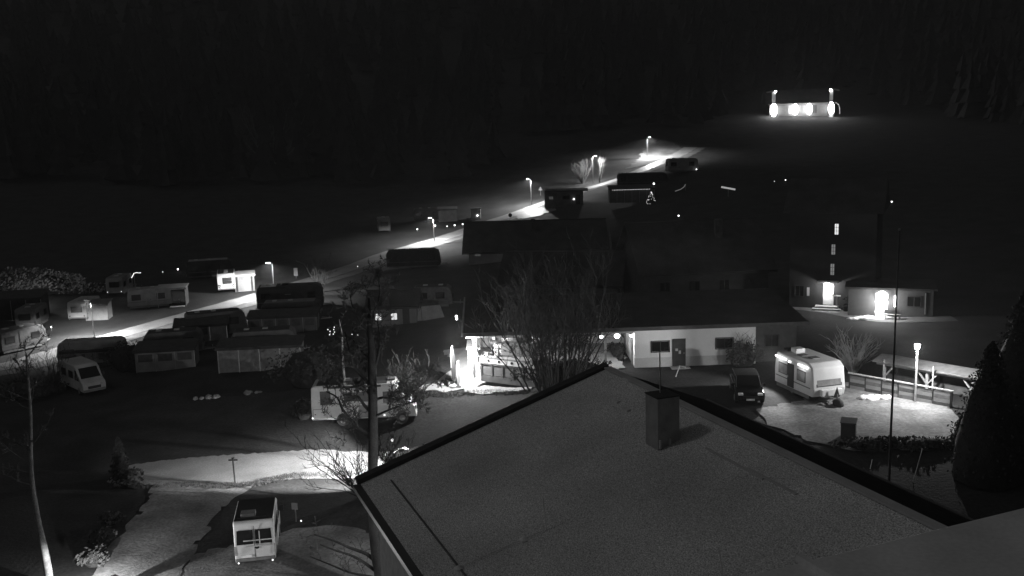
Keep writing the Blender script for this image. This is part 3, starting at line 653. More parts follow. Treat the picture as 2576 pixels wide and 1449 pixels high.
# ------------------------------------------------------------------ caravans, campers, awnings
def foot(u, v, yaw, dx=0, dy=0):                                    # vehicle centre when its local (dx, dy) stands on the ground at (u, v)
    p = G(u, v); a = math.radians(yaw); x = p.x-(dx*math.cos(a)-dy*math.sin(a)); y = p.y-(dx*math.sin(a)+dy*math.cos(a))
    return Vector((x, y, gz(x, y)))
def rprof(L, W, H, fs=.55, rs=.18):                                # side outline of a caravan, front at +x
    a = L/2; return [(-a, .42), (-a-.03, H*.55), (-a+rs*.5, H-.22), (-a+rs+.12, H), (a-fs-.15, H), (a-fs*.45, H-.28), (a-.04, H*.45), (a, H*.36), (a-.12, .42)]
def wheel(par, x, y, r=.33, w=.22):
    o = MB().cyl((x, y, r), 'y', r, w, 16).obj('wheel', TYRE, par); s = 1 if y > 0 else -1
    MB().cyl((x, y+s*(w/2+.006), r), 'y', r*.6, .03, 14).obj('rim', mat('wheel_rim', .16, .5, var=.2), o); return o
def pane_side(par, y, x0, x1, z0, z1, name='window', m=GLASSG, fm=BLACK):
    s = 1 if y > 0 else -1; y0, y1 = sorted((y, y+s*.02)); o = MB().box(x0, x1, y0, y1, z0, z1).obj(name, fm, par)
    y2, y3 = sorted((y+s*.021, y+s*.028)); MB().box(x0+.05, x1-.05, y2, y3, z0+.05, z1-.05).obj('pane', m, o); return o
def pane_end(par, x, y0, y1, z0, z1, s, name='window', m=GLASSG, fm=BLACK, tilt=0.0):
    x0, x1 = x, x+s*.02
    q = [(x0, y0, z0), (x0, y1, z0), (x0-s*tilt, y1, z1), (x0-s*tilt, y0, z1)]
    if s < 0: q = q[::-1]
    o = MB().slab(q, .025).obj(name, fm, par); e = .06; k = tilt*e/(z1-z0)
    q = [(x0+s*.03-s*k, y0+e, z0+e), (x0+s*.03-s*k, y1-e, z0+e), (x0+s*.03-s*tilt+s*k, y1-e, z1-e), (x0+s*.03-s*tilt+s*k, y0+e, z1-e)]
    if s < 0: q = q[::-1]
    MB().slab(q, .008).obj('pane', m, o); return o
def caravan(label, loc, yaw, L=5.6, W=2.25, H=2.55, bm=OFFW, rm=None, fs=.55, rear=True, door=True, vents=2, hitch=True, tails=True, gm=GLASSG, group='touring caravans on the campsite'):
    t = thing('caravan', label, 'caravan', loc, yaw, group)
    body = MB().prism(rprof(L, W, H, fs), 'y', -W/2, W/2).obj('body', bm, t, bev=.09)
    if rm: MB().box(-L/2+.3, L/2-fs-.2, -W/2+.12, W/2-.12, H+.003, H+.03).obj('roof_cover', rm, t)
    a = L/2
    pane_end(t, a-.045, -W/2+.25, W/2-.25, H*.42, H*.8, 1, 'front_window', gm, tilt=fs*.42)
    if rear: pane_end(t, -a-.03, -W/2+.45, W/2-.45, H*.47, H*.78, -1, 'rear_window', gm, tilt=-.03)
    for s in (-1, 1):
        pane_side(t, s*(W/2+.002), -a+.5, -a+1.6, H*.46, H*.75, m=gm); pane_side(t, s*(W/2+.002), a-1.9, a-.9, H*.46, H*.75, m=gm); wheel(t, -.25, s*(W/2-.16))
    for s in (-1, 1): MB().box(-a+.15, a-.35, *sorted((s*(W/2+.001), s*(W/2+.014))), H*.36, H*.385).obj('trim_rail', MGREY, t); MB().box(-a+.2, a-.5, *sorted((s*(W/2-.05), s*(W/2-.03))), .2, .43).obj('side_skirt', MGREY, t)
    if door:
        s = -1; d_ = MB().box(-.55, .12, -W/2-.03, -W/2-.004, .48, H*.88).obj('door', bm, t); MB().box(.02, .07, -W/2-.05, -W/2-.031, 1.1, 1.25).obj('handle', BLACK, d_)
    for k in range(vents): MB().box(-a+1.1+k*1.7, -a+1.6+k*1.7, -.28, .28, H+.032, H+.12).obj('roof_vent', OFFW, t, bev=.02)
    if tails:
        for s in (-1, 1): MB().box(-a-.06, -a-.02, s*(W/2-.24)-.1, s*(W/2-.24)+.1, .6, .78).obj('tail_light', mat('tail_lens', .12, .3), t)
        MB().box(-a-.12, -a-.03, -W/2+.08, W/2-.08, .42, .55).obj('bumper', MGREY, t)
    if hitch:
        MB().beam((a-.2, .5, .45), (a+1.05, 0, .45), .08).obj('drawbar', METAL, t); MB().beam((a-.2, -.5, .45), (a+1.0, -.02, .46), .08).obj('drawbar', METAL, t)
        MB().cyl((a+.75, .1, .14), 'y', .13, .07, 10).obj('jockey_wheel', TYRE, t); MB().tube([(a+.75, .1, .2), (a+.75, .1, .75)], .03, 6).obj('jockey_post', METAL, t)
    return t
def awning(label, loc, yaw, w=4.5, d=2.4, h1=2.4, h2=2.05, wm=LGREY, rm=MGREY, n=3, win=True, open_=(), group='tent awnings beside the caravans', over=.2, cat='awning'):
    """leans on something along local y = 0 and comes forward to y = -d; the front wall is n panels between posts"""
    t = thing('awning', label, cat, loc, yaw, group)
    q = [(-w/2-over, -d-over, h2-.02), (w/2+over, -d-over, h2-.02), (w/2+over, .0, h1), (-w/2-over, .0, h1)]
    MB().slab(q, .05).obj('canopy', rm, t)
    MB().box(-w/2-over, w/2+over, -d-over-.02, -d-over, h2-.22, h2-.03).obj('valance', rm, t)
    for i in range(n+1):
        x = -w/2+w*i/n; MB().box(x-.035, x+.035, -d-.03, -d+.03, -.1, h2-.08).obj('post', METAL, t)
    for i in range(n):
        if i in open_: continue
        x0 = -w/2+w*i/n+.04; x1 = -w/2+w*(i+1)/n-.04
        pnl = MB().box(x0, x1, -d-.012, -d+.012, -.05, h2-.08).obj('wall_panel', wm, t)
        if win: MB().box(x0+.2, x1-.2, -d-.025, -d-.014, h2*.45, h2*.8).obj('window', mat('film_window', .1, .3), pnl)
    for s in (-1, 1):
        MB().prism([(-d, -.05), (0, -.05), (0, h1-.07), (-d, h2-.08)], 'x', *sorted((s*w/2, s*(w/2-.02)))).obj('side_wall', wm, t)
    return t

def panel_van(label, loc, yaw, L=5.9, W=2.05, H=2.55, bm=WHITE, detail=True):
    t = thing('camper_van', label, 'van', loc, yaw)
    a = L/2
    pf = [(-a, .38), (-a-.02, 1.2), (-a+.08, H-.12), (-a+.2, H), (a-1.75, H), (a-1.35, H-.2), (a-.62, 1.42), (a-.05, 1.12), (a, .8), (a-.04, .38)]
    MB().prism(pf, 'y', -W/2, W/2).obj('body', bm, t, bev=.07)
    MB().slab([(a-.66, -W/2+.16, 1.46), (a-.66, W/2-.16, 1.46), (a-1.34, W/2-.22, H-.24), (a-1.34, -W/2+.22, H-.24)], .035).obj('windscreen', GLASS, t)
    for s in (-1, 1):
        y = s*(W/2+.002)
        MB().prism([(a-1.6, 1.28), (a-.85, 1.28), (a-1.3, H-.35), (a-1.62, H-.35)], 'y', *sorted((y, y+s*.02))).obj('cab_window', GLASS, t)
        pane_side(t, y, a-3.2, a-2.1, 1.3, 1.95, m=GLASS); pane_side(t, y, -a+.6, -a+1.7, 1.3, 1.95, m=GLASS)
        MB().box(a-3.35, a-1.85, *sorted((y+s*.001, y+s*.008)), .45, 1.22).obj('door', bm, t)
        wheel(t, a-.98, s*(W/2-.12), .35, .24); wheel(t, -a+1.15, s*(W/2-.12), .35, .24)
        m_ = MB().box(a-.98, a-.84, *sorted((s*(W/2+.06), s*(W/2+.28))), 1.42, 1.78).obj('wing_mirror', BLACK, t, bev=.03)
        MB().box(a-.22, a+.012, s*(W/2-.3)-.16, s*(W/2-.3)+.16, .84, 1.06).obj('headlight', mat('headlamp_glass', .5, .12, spec=.8), t, bev=.03)
    MB().box(a+.001, a+.02, -.55, .55, .62, .86).obj('grille', BLACK, t); MB().box(a-.1, a+.06, -W/2+.06, W/2-.06, .36, .58).obj('front_bumper', MGREY, t, bev=.04)
    return t
# the white van from behind, nearest vehicle
van = panel_van('white camper van seen from behind with dark rear windows, nearest vehicle', foot(645, 1428, 100, -2.45, 0), 100, 4.9)
a = 2.45
for s in (-1, 1):
    pn = MB().slab([(-a-.012, s*.06, 1.32), (-a-.012, s*.9, 1.32), (-a+.03, s*.86, 2.08), (-a+.03, s*.06, 2.08)][::s], -.02).obj('rear_window', GLASS, van)
    MB().box(-a-.03, -a-.005, s*.99-.05, s*.99+.05, .75, 1.25).obj('tail_light', mat('van_tail_lens', .4, .25, spec=.7), van)
    MB().ball((-a-.07, s*.86, .36), .045, 8, 6).obj('reflector', REFL, van)
MB().box(-a-.1, -a+.06, -1.0, 1.0, .42, .58).obj('rear_bumper', mat('bumper_plastic', .2, .7), van, bev=.03)
MB().box(-a-.045, -a-.022, .18, .74, .62, .75).obj('number_plate', mat('plate_white', .85, .4), van)
bm_ = MB()
for (p, q) in [((-.28,1.35),(-.28,2.05)),((-.95,.8),(-.95,2.08)),((.55,1.56),(-.95,1.56)),((-.95,1.24),(.4,1.24))]: bm_.beam((-a-.12, p[0], p[1]), (-a-.12, q[0], q[1]), .05)
bm_.obj('bicycle_rack', mat('rack_metal', .6, .4), van)
MB().box(-a-.02, -a+.0, -.012, .012, .6, 2.3).obj('door_seam', BLACK, van)
MB().cyl((-a-.035, -.12, 1.15), 'x', .11, .03, 12).obj('badge', BLACK, van)
MB().box(-a+.16, a-1.78, -.97, .97, 2.556, 2.6).obj('solar_panel', mat('solar_glass', .01, .45), van)
MB().box(-a+.3, -a+.38, -.75, .8, 2.603, 2.66).obj('roof_rail', BLACK, van)
MB().box(-a+.45, -a+1.05, -.1, .65, 2.61, 2.8).obj('air_conditioner', MGREY, van, bev=.04)
# motorhome
def motorhome(label, loc, yaw, L=7.4, W=2.3, H=2.9):
    t = thing('motorhome', label, 'motorhome', loc, yaw); a = L/2
    pf = [(-a, .42), (-a-.02, 1.6), (-a+.04, H-.1), (-a+.2, H), (a-1.6, H), (a-1.25, H-.16), (a-.38, 1.5), (a-.06, 1.18), (a, .8), (a-.05, .42)]
    MB().prism(pf, 'y', -W/2, W/2).obj('body', mat('motorhome_paint', .6, .45, var=.08), t, bev=.08)
    y = -W/2-.003
    def side(poly, name, m, d=.02): return MB().prism(poly, 'y', y-d, y).obj(name, m, t)
    side([(-a+.65,1.55),(-a+1.4,1.55),(-a+1.4,2.55),(-a+.65,2.55)], 'window', GLASSG)
    side([(-a+2.0,2.62),(-a+2.55,1.8),(-a+4.2,1.62),(-a+4.2,2.38),(-a+2.6,2.38)], 'decal', mat('grey_decal', .13, .4))
    side([(-a+3.2,1.72),(-a+4.1,1.7),(-a+4.1,2.3),(-a+3.2,2.3)], 'window', GLASSG, .035)
    side([(-a+1.95,1.74),(-a+2.3,1.5),(-a+4.25,1.46),(-a+4.25,1.53),(-a+2.35,1.58),(-a+2.02,1.86)], 'stripe', WHITE, .03)
    side([(-a+4.3,1.4),(-a+4.42,1.4),(-a+4.42,2.3),(-a+4.3,2.3)], 'door_frame', WHITE, .06)
    dr_ = side([(-a+3.35,.5),(-a+4.2,.5),(-a+4.2,1.42),(-a+3.35,1.42)], 'door', mat('shaded_door', .22, .5), .012)
    side([(a-2.45,1.38),(a-.6,1.38),(a-.6,1.45),(a-2.45,1.45)], 'stripe', WHITE, .03)
    side([(a-2.3,1.5),(a-.72,1.5),(a-1.3,2.35),(a-2.3,2.35)], 'cab_window', GLASSG)
    side([(-a+.12,.5),(-a+1.05,.5),(-a+1.05,1.22),(-a+.12,1.22)], 'locker_door', WHITE, .006)
    for (x0, x1, z0, z1) in ((-a+.12,-a+1.05,1.225,1.25),(-a+.12,-a+1.05,.47,.495),(-a+.095,-a+.118,.47,1.25),(-a+1.052,-a+1.075,.47,1.25)): MB().box(x0, x1, y-.01, y, z0, z1).obj('locker_seal', BLACK, t)
    MB().box(-a+.2, -a+.3, y-.03, y-.007, .84, .9).obj('handle', BLACK, t)
    for s in (-1, 1):
        for x in (-a+2.2, a-.98):
            MB().cyl((x, s*(W/2-.06), .42), 'y', .46, .14, 18).obj('wheel_arch', BLACK, t); wheel(t, x, s*(W/2-.09), .36, .24)
    for x in (-a+.05, -a+2.78, a-2.25): MB().ball((x, y-.04, .62), .06, 8, 6).obj('side_marker', REFL, t)
    MB().ball((a-1.3, y-.02, H-.3), .05, 8, 6).obj('roof_marker', REFL, t)
    MB().slab([(a-.44, -W/2+.14, 1.56), (a-.44, W/2-.14, 1.56), (a-1.2, W/2-.2, H-.26), (a-1.2, -W/2+.2, H-.26)], .04).obj('windscreen', GLASS, t)
    for s in (-1, 1):
        MB().box(a-.28, a+.02, s*(W/2-.22)-.16, s*(W/2-.22)+.16, .88, 1.14).obj('headlight', GLASS, t, bev=.04)
        MB().box(a-.75, a-.55, *sorted((s*(W/2+.05), s*(W/2+.3))), 1.7, 2.1).obj('wing_mirror', BLACK, t, bev=.03)
    MB().box(a-.12, a+.05, -W/2+.06, W/2-.06, .4, .62).obj('front_bumper', OFFW, t, bev=.04)
    MB().box(-a+.4, -a+2.2, -.9, .9, H+.004, H+.05).obj('solar_panel', mat('solar_glass', .01, .25), t); MB().box(-a+2.6, a-2, -.95, .95, H+.004, H+.04).obj('roof_mat', DARK, t)
    for x in (-a+2.4, a-1.9): MB().box(x, x+.45, -.3, .3, H+.042, H+.16).obj('roof_vent', MGREY, t, bev=.02)
    MB().box(-a+1.2, a-2.4, y-.12, y-.004, H-.16, H-.02).obj('awning_case', DARK, t)
    return t
motorhome('long white motorhome parked side on behind the big bare tree', foot(918, 1080, 3, 0, -1.15), 3)
# right caravan
RY = -74
rc = caravan('white caravan with glowing light strips parked on the bright driveway', foot(2086, 1014, RY, 2.3, 0), RY, 4.6, 2.35, 2.55, WHITE, None, .45, gm=mat('film_pane', .25, .25, spec=.6), vents=0, door=False)
a = 2.3; yR = -2.35/2; HC = 2.553
for (x0, x1) in ((-a+.12, -a+1.45), (a-1.75, a-.62)): MB().box(x0, x1, yR-.06, yR-.004, 2.2, 2.26).obj('light_strip', mat('strip_glow', .8, .3, emit=6), rc)
MB().box(-a+1.75, -a+1.95, yR-.07, yR-.004, 2.14, 2.2).obj('door_light', mat('strip_glow', .8, .3, emit=6), rc)
dd = MB().box(-a+1.6, -a+2.35, yR-.035, yR-.004, .5, 2.08).obj('door', mat('dark_awning_door', .03, .6), rc); MB().box(-a+1.66, -a+1.72, yR-.06, yR-.036, 1.1, 1.25).obj('handle', METAL, dd)
MB().box(-a+.75, -a+1.4, -.45, .25, HC, HC+.3).obj('air_conditioner', WHITE, rc, bev=.05)
MB().box(-a+.1, -a+.68, -.6, .2, HC, HC+.13).obj('roof_box', DARK, rc, bev=.03)
MB().box(-a+1.75, -a+2.3, -.6, -.05, HC, HC+.07).obj('roof_vent', MGREY, rc, bev=.02); MB().box(-a+2.6, -a+3.15, -.35, .25, HC, HC+.06).obj('roof_hatch', MGREY, rc, bev=.02)
MB().box(a+.0, a+.3, -.75, .75, .5, .95).obj('gas_locker', WHITE, rc, bev=.06)
MB().prism([(-.05,.5),(.4,.5),(.2,1.15)], 'x', a+.5, a+.53).obj('warning_triangle', BLACK, rc)
light(rc, (-a+.7, yR-.12, 2.2), 2000, .15, 150, (math.radians(-84), 0, 0), .3); light(rc, (-a+.7, yR-.35, 2.05), 6, .1); light(rc, (a-1.2, yR-.35, 2.05), 6, .1)
sg_ = thing('tow_cover', 'dark draped cover over the tow bar of the white caravan', 'cover', foot(2108, 1024, RY, 0, 0), RY)
mb = MB(); rr = random.Random(8)
mb.ball((0,0,.25), .35, 10, 7, (1.2,.8,.9), .15, rr); mb.obj('sheet', DARK, sg_, smooth=True); MB().box(-.3,.3,-.25,.25,-.05,.06).obj('base_plate', METAL, sg_)
# black car
def car(label, loc, yaw):
    t = thing('car', label, 'car', loc, yaw); L, W = 4.5, 1.82; a = L/2
    MB().prism([(-a,.35),(-a-.02,.8),(-a+.1,1.0),(a-1.3,.98),(a-.2,.82),(a,.62),(a-.03,.3)], 'y', -W/2, W/2).obj('body', PAINTB, t, bev=.09)
    MB().prism([(-a+.12,.98),(-a+.5,1.46),(-a+.9,1.52),(.35,1.5),(1.25,.97)], 'y', -W/2+.14, W/2-.14).obj('cabin', PAINTB, t, bev=.08)
    MB().slab([(1.2,-W/2+.26,1.02),(1.2,W/2-.26,1.02),(.42,W/2-.34,1.45),(.42,-W/2+.34,1.45)], .03).obj('windscreen', GLASS, t)
    for s in (-1, 1):
        y = s*(W/2-.137)
        MB().prism([(-.3,1.02),(1.0,1.02),(.42,1.4),(-.3,1.42)], 'y', *sorted((y, y+s*.02))).obj('side_window', GLASS, t); MB().prism([(-1.6,1.02),(-.4,1.02),(-.4,1.42),(-1.4,1.42)], 'y', *sorted((y, y+s*.02))).obj('side_window', GLASS, t)
        wheel(t, a-.85, s*(W/2-.1), .33, .22); wheel(t, -a+.8, s*(W/2-.1), .33, .22)
        MB().box(a-.3, a-.02, s*(W/2-.3)-.16, s*(W/2-.3)+.16, .66, .8).obj('headlight', mat('car_headlamp', .85, .1, spec=1.0), t, bev=.03)
        MB().box(.85, 1.02, *sorted((s*(W/2-.02), s*(W/2+.18))), .98, 1.14).obj('wing_mirror', PAINTB, t, bev=.03)
        MB().beam((.4, s*(W/2-.2), 1.47), (1.28, s*(W/2-.12), .99), .03).obj('screen_pillar', METAL, t)
    MB().box(a-.02, a+.012, -.5, .5, .46, .62).obj('grille', BLACK, t); MB().box(a+.0, a+.03, -.26, .26, .34, .46).obj('number_plate', mat('plate_white', .85, .4), t)
    return t
car('black car parked nose out beside the white caravan', foot(1888, 1024, -97, 2.25, 0), -97)

# left field, nearest row
panel_van('white camper van with big windscreen parked below the left caravans', foot(240, 992, -47, 2.75, 0), -47, 5.5, 2.0, 2.5, OFFW)
c6 = caravan('large caravan with a bright roof strip and a crescent end window, lower left', foot(232, 926, 9, 0, -1.15), 9, 6.2, 2.3, 2.6, LGREY, None, .5, rear=False, gm=mat('pale_film', .2, .3))
awning('low dark awning of the lower left caravan with bright roof strip', foot(222, 928, 9, 0, -2.4), 9, 4.6, 2.2, 2.2, 1.8, DARK, DARK, 3)
caravan('caravan with dark roof behind the pale tent awning, lower left', foot(440, 898, 12, 0, -1.1), 12, 5.6, 2.2, 2.5, MGREY, DARK, .5)
awning('pale tent awning with dark roof left of the long grey awning', foot(418, 932, 8, 0, -2.6), 8, 5.3, 2.6, 2.35, 2.0, LGREY, DARK, 3)
caravan('caravan hidden behind the long grey awning, lower row', foot(668, 900, 9, 0, -1.1), 9, 6.0, 2.25, 2.55, MGREY, DARK, .5)
awning('long grey awning with flat dark roof, widest of the lower row', foot(655, 934, 4, 0, -2.6), 4, 7.2, 2.6, 2.5, 2.2, mat('awning_cloth_grey', .2, .9, var=.2), DARK, 4, win=False)
# along the near side of the road
caravan('dark caravan with rounded end and pitched awning beside the lit road', foot(548, 846, 22, 0, -1.15), 22, 6.4, 2.3, 2.6, MGREY, DARK, .55)
awning('dark awning with a white end panel beside the lit road', foot(508, 862, 14, 0, -2.5), 14, 5.2, 2.4, 2.35, 1.9, MGREY, DARK, 3)
wp = thing('utility_box', 'white utility cabinet at the road edge left of the dark awning', 'cabinet', G(446, 838), 20)
box('body', OFFW, wp, -.28, .28, -.2, .2, -.1, 1.5, bev=.02); box('lid', OFFW, wp, -.32, .32, -.24, .24, 1.502, 1.56)
rv = caravan('big motor caravan with gleaming roof edge under the middle street lamp', foot(732, 782, 8, 0, -1.2), 8, 7.8, 2.4, 3.0, DARK, None, .6, gm=GLASS)
MB().box(-3.4, -1.6, -1.1, 1.0, 3.004, 3.03).obj('roof_gleam', WHITE, rv); MB().box(-.9, -.2, -.4, .4, 3.01, 3.22).obj('roof_dome', BLACK, rv, bev=.06); MB().box(-.6, .1, -1.235, -1.222, 2.0, 2.05).obj('trim_strip', WHITE, rv)  # white sheet paints the lamp-lit streak onto the dark roof
caravan('dark caravan behind the double awning, middle of the field', foot(735, 818, 6, 0, -1.1), 6, 6.4, 2.25, 2.55, DARK, MGREY, .5)
awning('double awning with pale panels below the gleaming roofed motor caravan', foot(712, 842, 4, 0, -2.5), 4, 7.0, 2.4, 2.3, 2.0, MGREY, DARK, 5)
# beyond the road
c12 = caravan('brightly lit white caravan seen from behind with two row rear window', foot(571, 737, 105, -2.7, 0), 105, 5.4, 2.3, 2.55, WHITE, DARK, .5, rear=False, door=False, hitch=False)
pane_end(c12, -2.735, -.75, .45, 1.62, 2.05, -1, 'rear_window', tilt=-.02); pane_end(c12, -2.735, -.75, .45, 1.2, 1.6, -1, 'rear_window', tilt=-.02)
for s in (-1, 1):
    MB().prism([(s*.62,.98),(s*1.05,1.12),(s*1.08,.98),(s*.8,.9)], 'x', -2.77, -2.735).obj('tail_light', DARK, c12); MB().ball((-2.85, s*.98, .62), .05, 8, 5).obj('reflector', REFL, c12)
an = awning('white annex with roll door attached to the brightly lit caravan', foot(616, 731, 15, 0, 0), 15, 2.5, 1.9, 2.5, 2.25, LGREY, OFFW, 1, win=False)
an.location = foot(617, 733, 15, 0, -1.9)
for x in (-1.0, .95): MB().box(x-.12, x+.12, -1.96, -1.915, 0, 2.05).obj('door_jamb', DARK, an)
MB().box(-1.1, 1.05, -1.96, -1.915, 2.055, 2.14).obj('door_lintel', DARK, an)
caravan('dim caravan roofs behind the brightly lit white caravan', foot(530, 700, 15, 0, -1.1), 15, 6.5, 2.3, 2.6, DARK, LGREY, .5)
caravan('grey caravan with a dark open awning mouth beyond the road', foot(380, 777, 18, 0, -1.1), 18, 5.4, 2.25, 2.55, LGREY, None, .5, gm=DARK)
awning('open fronted awning with pale canopy edge beyond the road', foot(434, 772, 8, 0, -2.2), 8, 3.4, 2.3, 2.5, 2.35, DARK, LGREY, 1, win=False, open_=(0,))
dm = MB().box(-.9, .9, -.5, .5, 0, .06); dmt = thing('door_mat', 'pale mat lying before the open fronted awning', 'mat', on(*foot(447, 772, 8)[:2], .05), 10); dm.obj('mat_body', OFFW, dmt); MB().box(-.95, .95, -.55, .55, -.03, -.001).obj('mat_edge', MGREY, dmt)
c14 = caravan('pale square backed caravan standing alone left beyond the road', foot(196, 811, 92, -2.6, 0), 92, 5.2, 2.25, 2.4, OFFW, None, .5)
awning('plain grey annex beside the pale square backed caravan', foot(246, 805, 4, 0, -1.6), 4, 2.6, 1.8, 2.25, 1.95, LGREY, MGREY, 1, win=False)
caravan('dim caravan with large dark rear window at the left edge', foot(66, 832, 98, -2.6, 0), 98, 5.2, 2.25, 2.5, mat('dim_caravan_side', .1, .6), None, .5, gm=GLASS)
caravan('caravan cut off by the left picture edge with pale corner', foot(-8, 893, 60, -2.6, 0), 60, 5.4, 2.25, 2.5, mat('dim_caravan_side', .1, .6), None, .5, gm=GLASS)
awning('wide dark tent roof in front of the lit hedge at the left edge', foot(40, 800, 10, 0, -2), 10, 7.0, 3.4, 3.1, 2.6, DARK, DARK, 4, win=False)
c18 = caravan('faint caravan with two small reflectors near the string lights', foot(290, 747, 96, -2.6, 0), 96, 5.2, 2.2, 2.5, MGREY, None, .5, gm=GLASS)
for s in (-1, 1): MB().ball((-2.75, s*.9, .6), .05, 8, 5).obj('reflector', BULBS, c18)
# further along the road
caravan('faint camper at the far left end of the upper row', foot(968, 590, 100, -2.6, 0), 100, 5.2, 2.2, 2.6, MGREY, None, .5, gm=GLASS)
caravan('caravan behind the garden lights with pale lit awning', foot(1078, 560, 8, 0, -1.1), 8, 5.5, 2.25, 2.5, MGREY, DARK, .5)
awning('pale awning wall glowing faintly behind the garden lights', foot(1127, 560, 4, 0, -1.8), 4, 3.4, 2.0, 2.6, 2.3, OFFW, MGREY, 1, win=False)
st = thing('shed', 'small shed with one lamp behind the barn ridge', 'shed', G(1197, 552), 0)
box('wall', LGREY, st, -.9, .9, 0, 1.8, -.3, 2.0); box('roof', DARK, st, -1.05, 1.05, -.2, 2.0, 2.002, 2.12); MB().ball((.35, -.12, .75), .15, 8, 5).obj('lamp', BULB, st)
caravan('long dark caravan silhouetted against the lit road above the cottage', foot(1042, 676, 3, 0, -1.15), 3, 8.0, 2.35, 2.75, DARK, DARK, .75, gm=GLASS, vents=3)
ch1 = thing('chalet', 'dark chalet with overhanging flat roof beside the junction', 'chalet', foot(1420, 518, -4, 0, -1.5), -4)
box('wall', MGREY, ch1, -3.7, 3.5, -1.5, 1.5, -.5, 2.6); MB().add([(-3.6,-2.0,2.62),(4.4,-2.0,2.62),(4.4,1.9,2.8),(-3.6,1.9,2.8),(-3.6,-2.0,2.78),(4.4,-2.0,2.78),(4.4,1.9,2.96),(-3.6,1.9,2.96)], [(0,3,2,1),(4,5,6,7),(0,1,5,4),(1,2,6,5),(2,3,7,6),(3,0,4,7)]).obj('roof', ROOFD, ch1)
window(ch1, 'y', -2.9, -2.0, 1.1, 1.8, -1.51, frame=DARK, pane=WIND); window(ch1, 'y', -.3, 1.0, 1.1, 1.8, -1.51, frame=DARK); MB().ball((1.75, -1.62, 1.15), .13, 8, 5).obj('wall_light', BULB, ch1); MB().box(2.1, 2.9, -1.53, -1.504, 0, 1.95).obj('door', DARK, ch1)
caravan('long dark caravan above the fairy lit awning', foot(1618, 474, 0, 0, -1.15), 0, 9.5, 2.3, 2.7, DARK, DARK, .6, gm=GLASS, vents=3)
aw = awning('awning hung with a row of fairy lights up the hill', foot(1590, 513, 0, 0, -2.4), 0, 8.2, 2.4, 3.0, 2.55, MGREY, DARK, 6, win=False)
sl = thing('string_lights', 'row of fairy lights hung along the awning front up the hill', 'string lights', aw.location+Vector((0, -2.68, 2.36)), 0)
MB().tube([(-3.6,0,0),(-1,0,-.05),(3.3,0,0)], .015, 4).obj('wire', BLACK, sl)
for i in range(24): MB().ball((-3.5+i*.29, 0, -.05), .05, 6, 4).obj('bulb', BULBS, sl)
pl_ = thing('wall_lamp', 'single lamp above the fairy lit awning', 'lamp', aw.location+Vector((4.0, -2.5, 3.25)), 0); MB().ball((0,0,0), .16, 8, 5).obj('globe', BULB, pl_); MB().tube([(0,.02,-.8),(0,.02,-.1)], .03, 5).obj('stem', METAL, pl_)
caravan('dim caravan at the top of the road below the hill lamp', foot(1720, 436, 6, 0, -1.15), 6, 6.0, 2.3, 2.7, LGREY, None, .5, gm=GLASS)
# faint things by the cottage
caravan('faint grey caravan with a dark window above the terrace', foot(1090, 776, 0, 0, -1.1), 0, 4.4, 2.2, 2.4, mat('faint_caravan_side', .14, .7), DARK, .5, gm=GLASS)
for i, (u, v, lb_) in enumerate([(1040, 806, 'pale tent beside the cottage, left of two'), (1085, 800, 'pale tent below the faint grey caravan, right of two')]):
    tt = thing('tent', lb_, 'tent', G(u, v), 20*i, 'small tents beside the cottage')
    MB().add([(-1.2,-.9,0),(1.2,-.9,0),(1.2,.9,0),(-1.2,.9,0),(-1.0,0,1.3),(1.0,0,1.3)], [(0,1,5,4),(2,3,4,5),(0,4,3),(1,2,5)]).obj('canopy', LGREY, tt)
    MB().add([(-1.21,-.3,.02),(-1.21,.3,.02),(-1.09,0,.85)], [(0,1,2)]).obj('entrance_flap', DARK, tt)
    for s in (-1,1): MB().tube([(s*1.0,0,1.3),(s*1.8,0,0)], .015, 4).obj('guy_line', BLACK, tt)

# ------------------------------------------------------------------ fence, shelter, posts, small things
F1 = G(2136, 979); F2 = G(2391, 1027); fd = F2-F1; FL = fd.length
fn = thing('plank_fence', 'low plank fence with a top rail along the bright driveway', 'fence', F1, math.degrees(math.atan2(fd.y, fd.x)))
dzf = fd.z/FL
for k in range(6):
    x0 = FL*k/6; x1 = FL*(k+1)/6; zz = dzf*(x0+x1)/2
    for j in range(4): MB().box(x0+.06, x1-.06, -.02, .02, zz+.05+j*.235, zz+.27+j*.235).obj('plank', [GREYW, WOOD, GREYW, mat('worn_plank', .18, .8, var=.3)][(j+k) % 4 if k % 2 else j], fn)
for k in range(7): MB().box(FL*k/6-.055, FL*k/6+.055, .025, .13, -.3+dzf*FL*k/6, 1.06+dzf*FL*k/6).obj('post', WOOD, fn)
MB().beam((-.1, .03, 1.1), (FL+.1, .03, 1.1+dzf*FL), .16, .07).obj('top_rail', WOODL, fn)
S1 = atz(2215, 965, 4.2); S2 = atz(2420, 1004, 4.2); S1.z = gz(S1.x, S1.y)-.42; sd = S2-S1; SL = max(6.5, Vector((sd.x, sd.y, 0)).length)
sh_ = thing('timber_shelter', 'open timber shelter with braced posts behind the plank fence', 'shelter', S1, math.degrees(math.atan2(sd.y, sd.x)))
MB().slab([(-.4,-.45,1.95),(SL+.6,-.45,1.95),(SL+.6,.75,2.22),(-.4,.75,2.22)], .08).obj('roof_slope', mat('shelter_roof', .17, .9, var=.2), sh_); MB().slab([(SL+.6,1.9,1.95),(-.4,1.9,1.95),(-.4,.77,2.22),(SL+.6,.77,2.22)], .08).obj('roof_slope', mat('shelter_roof', .17, .9), sh_)
MB().beam((-.3, 0, 1.82), (SL+.5, 0, 1.82), .14, .18).obj('eave_beam', WOODL, sh_)
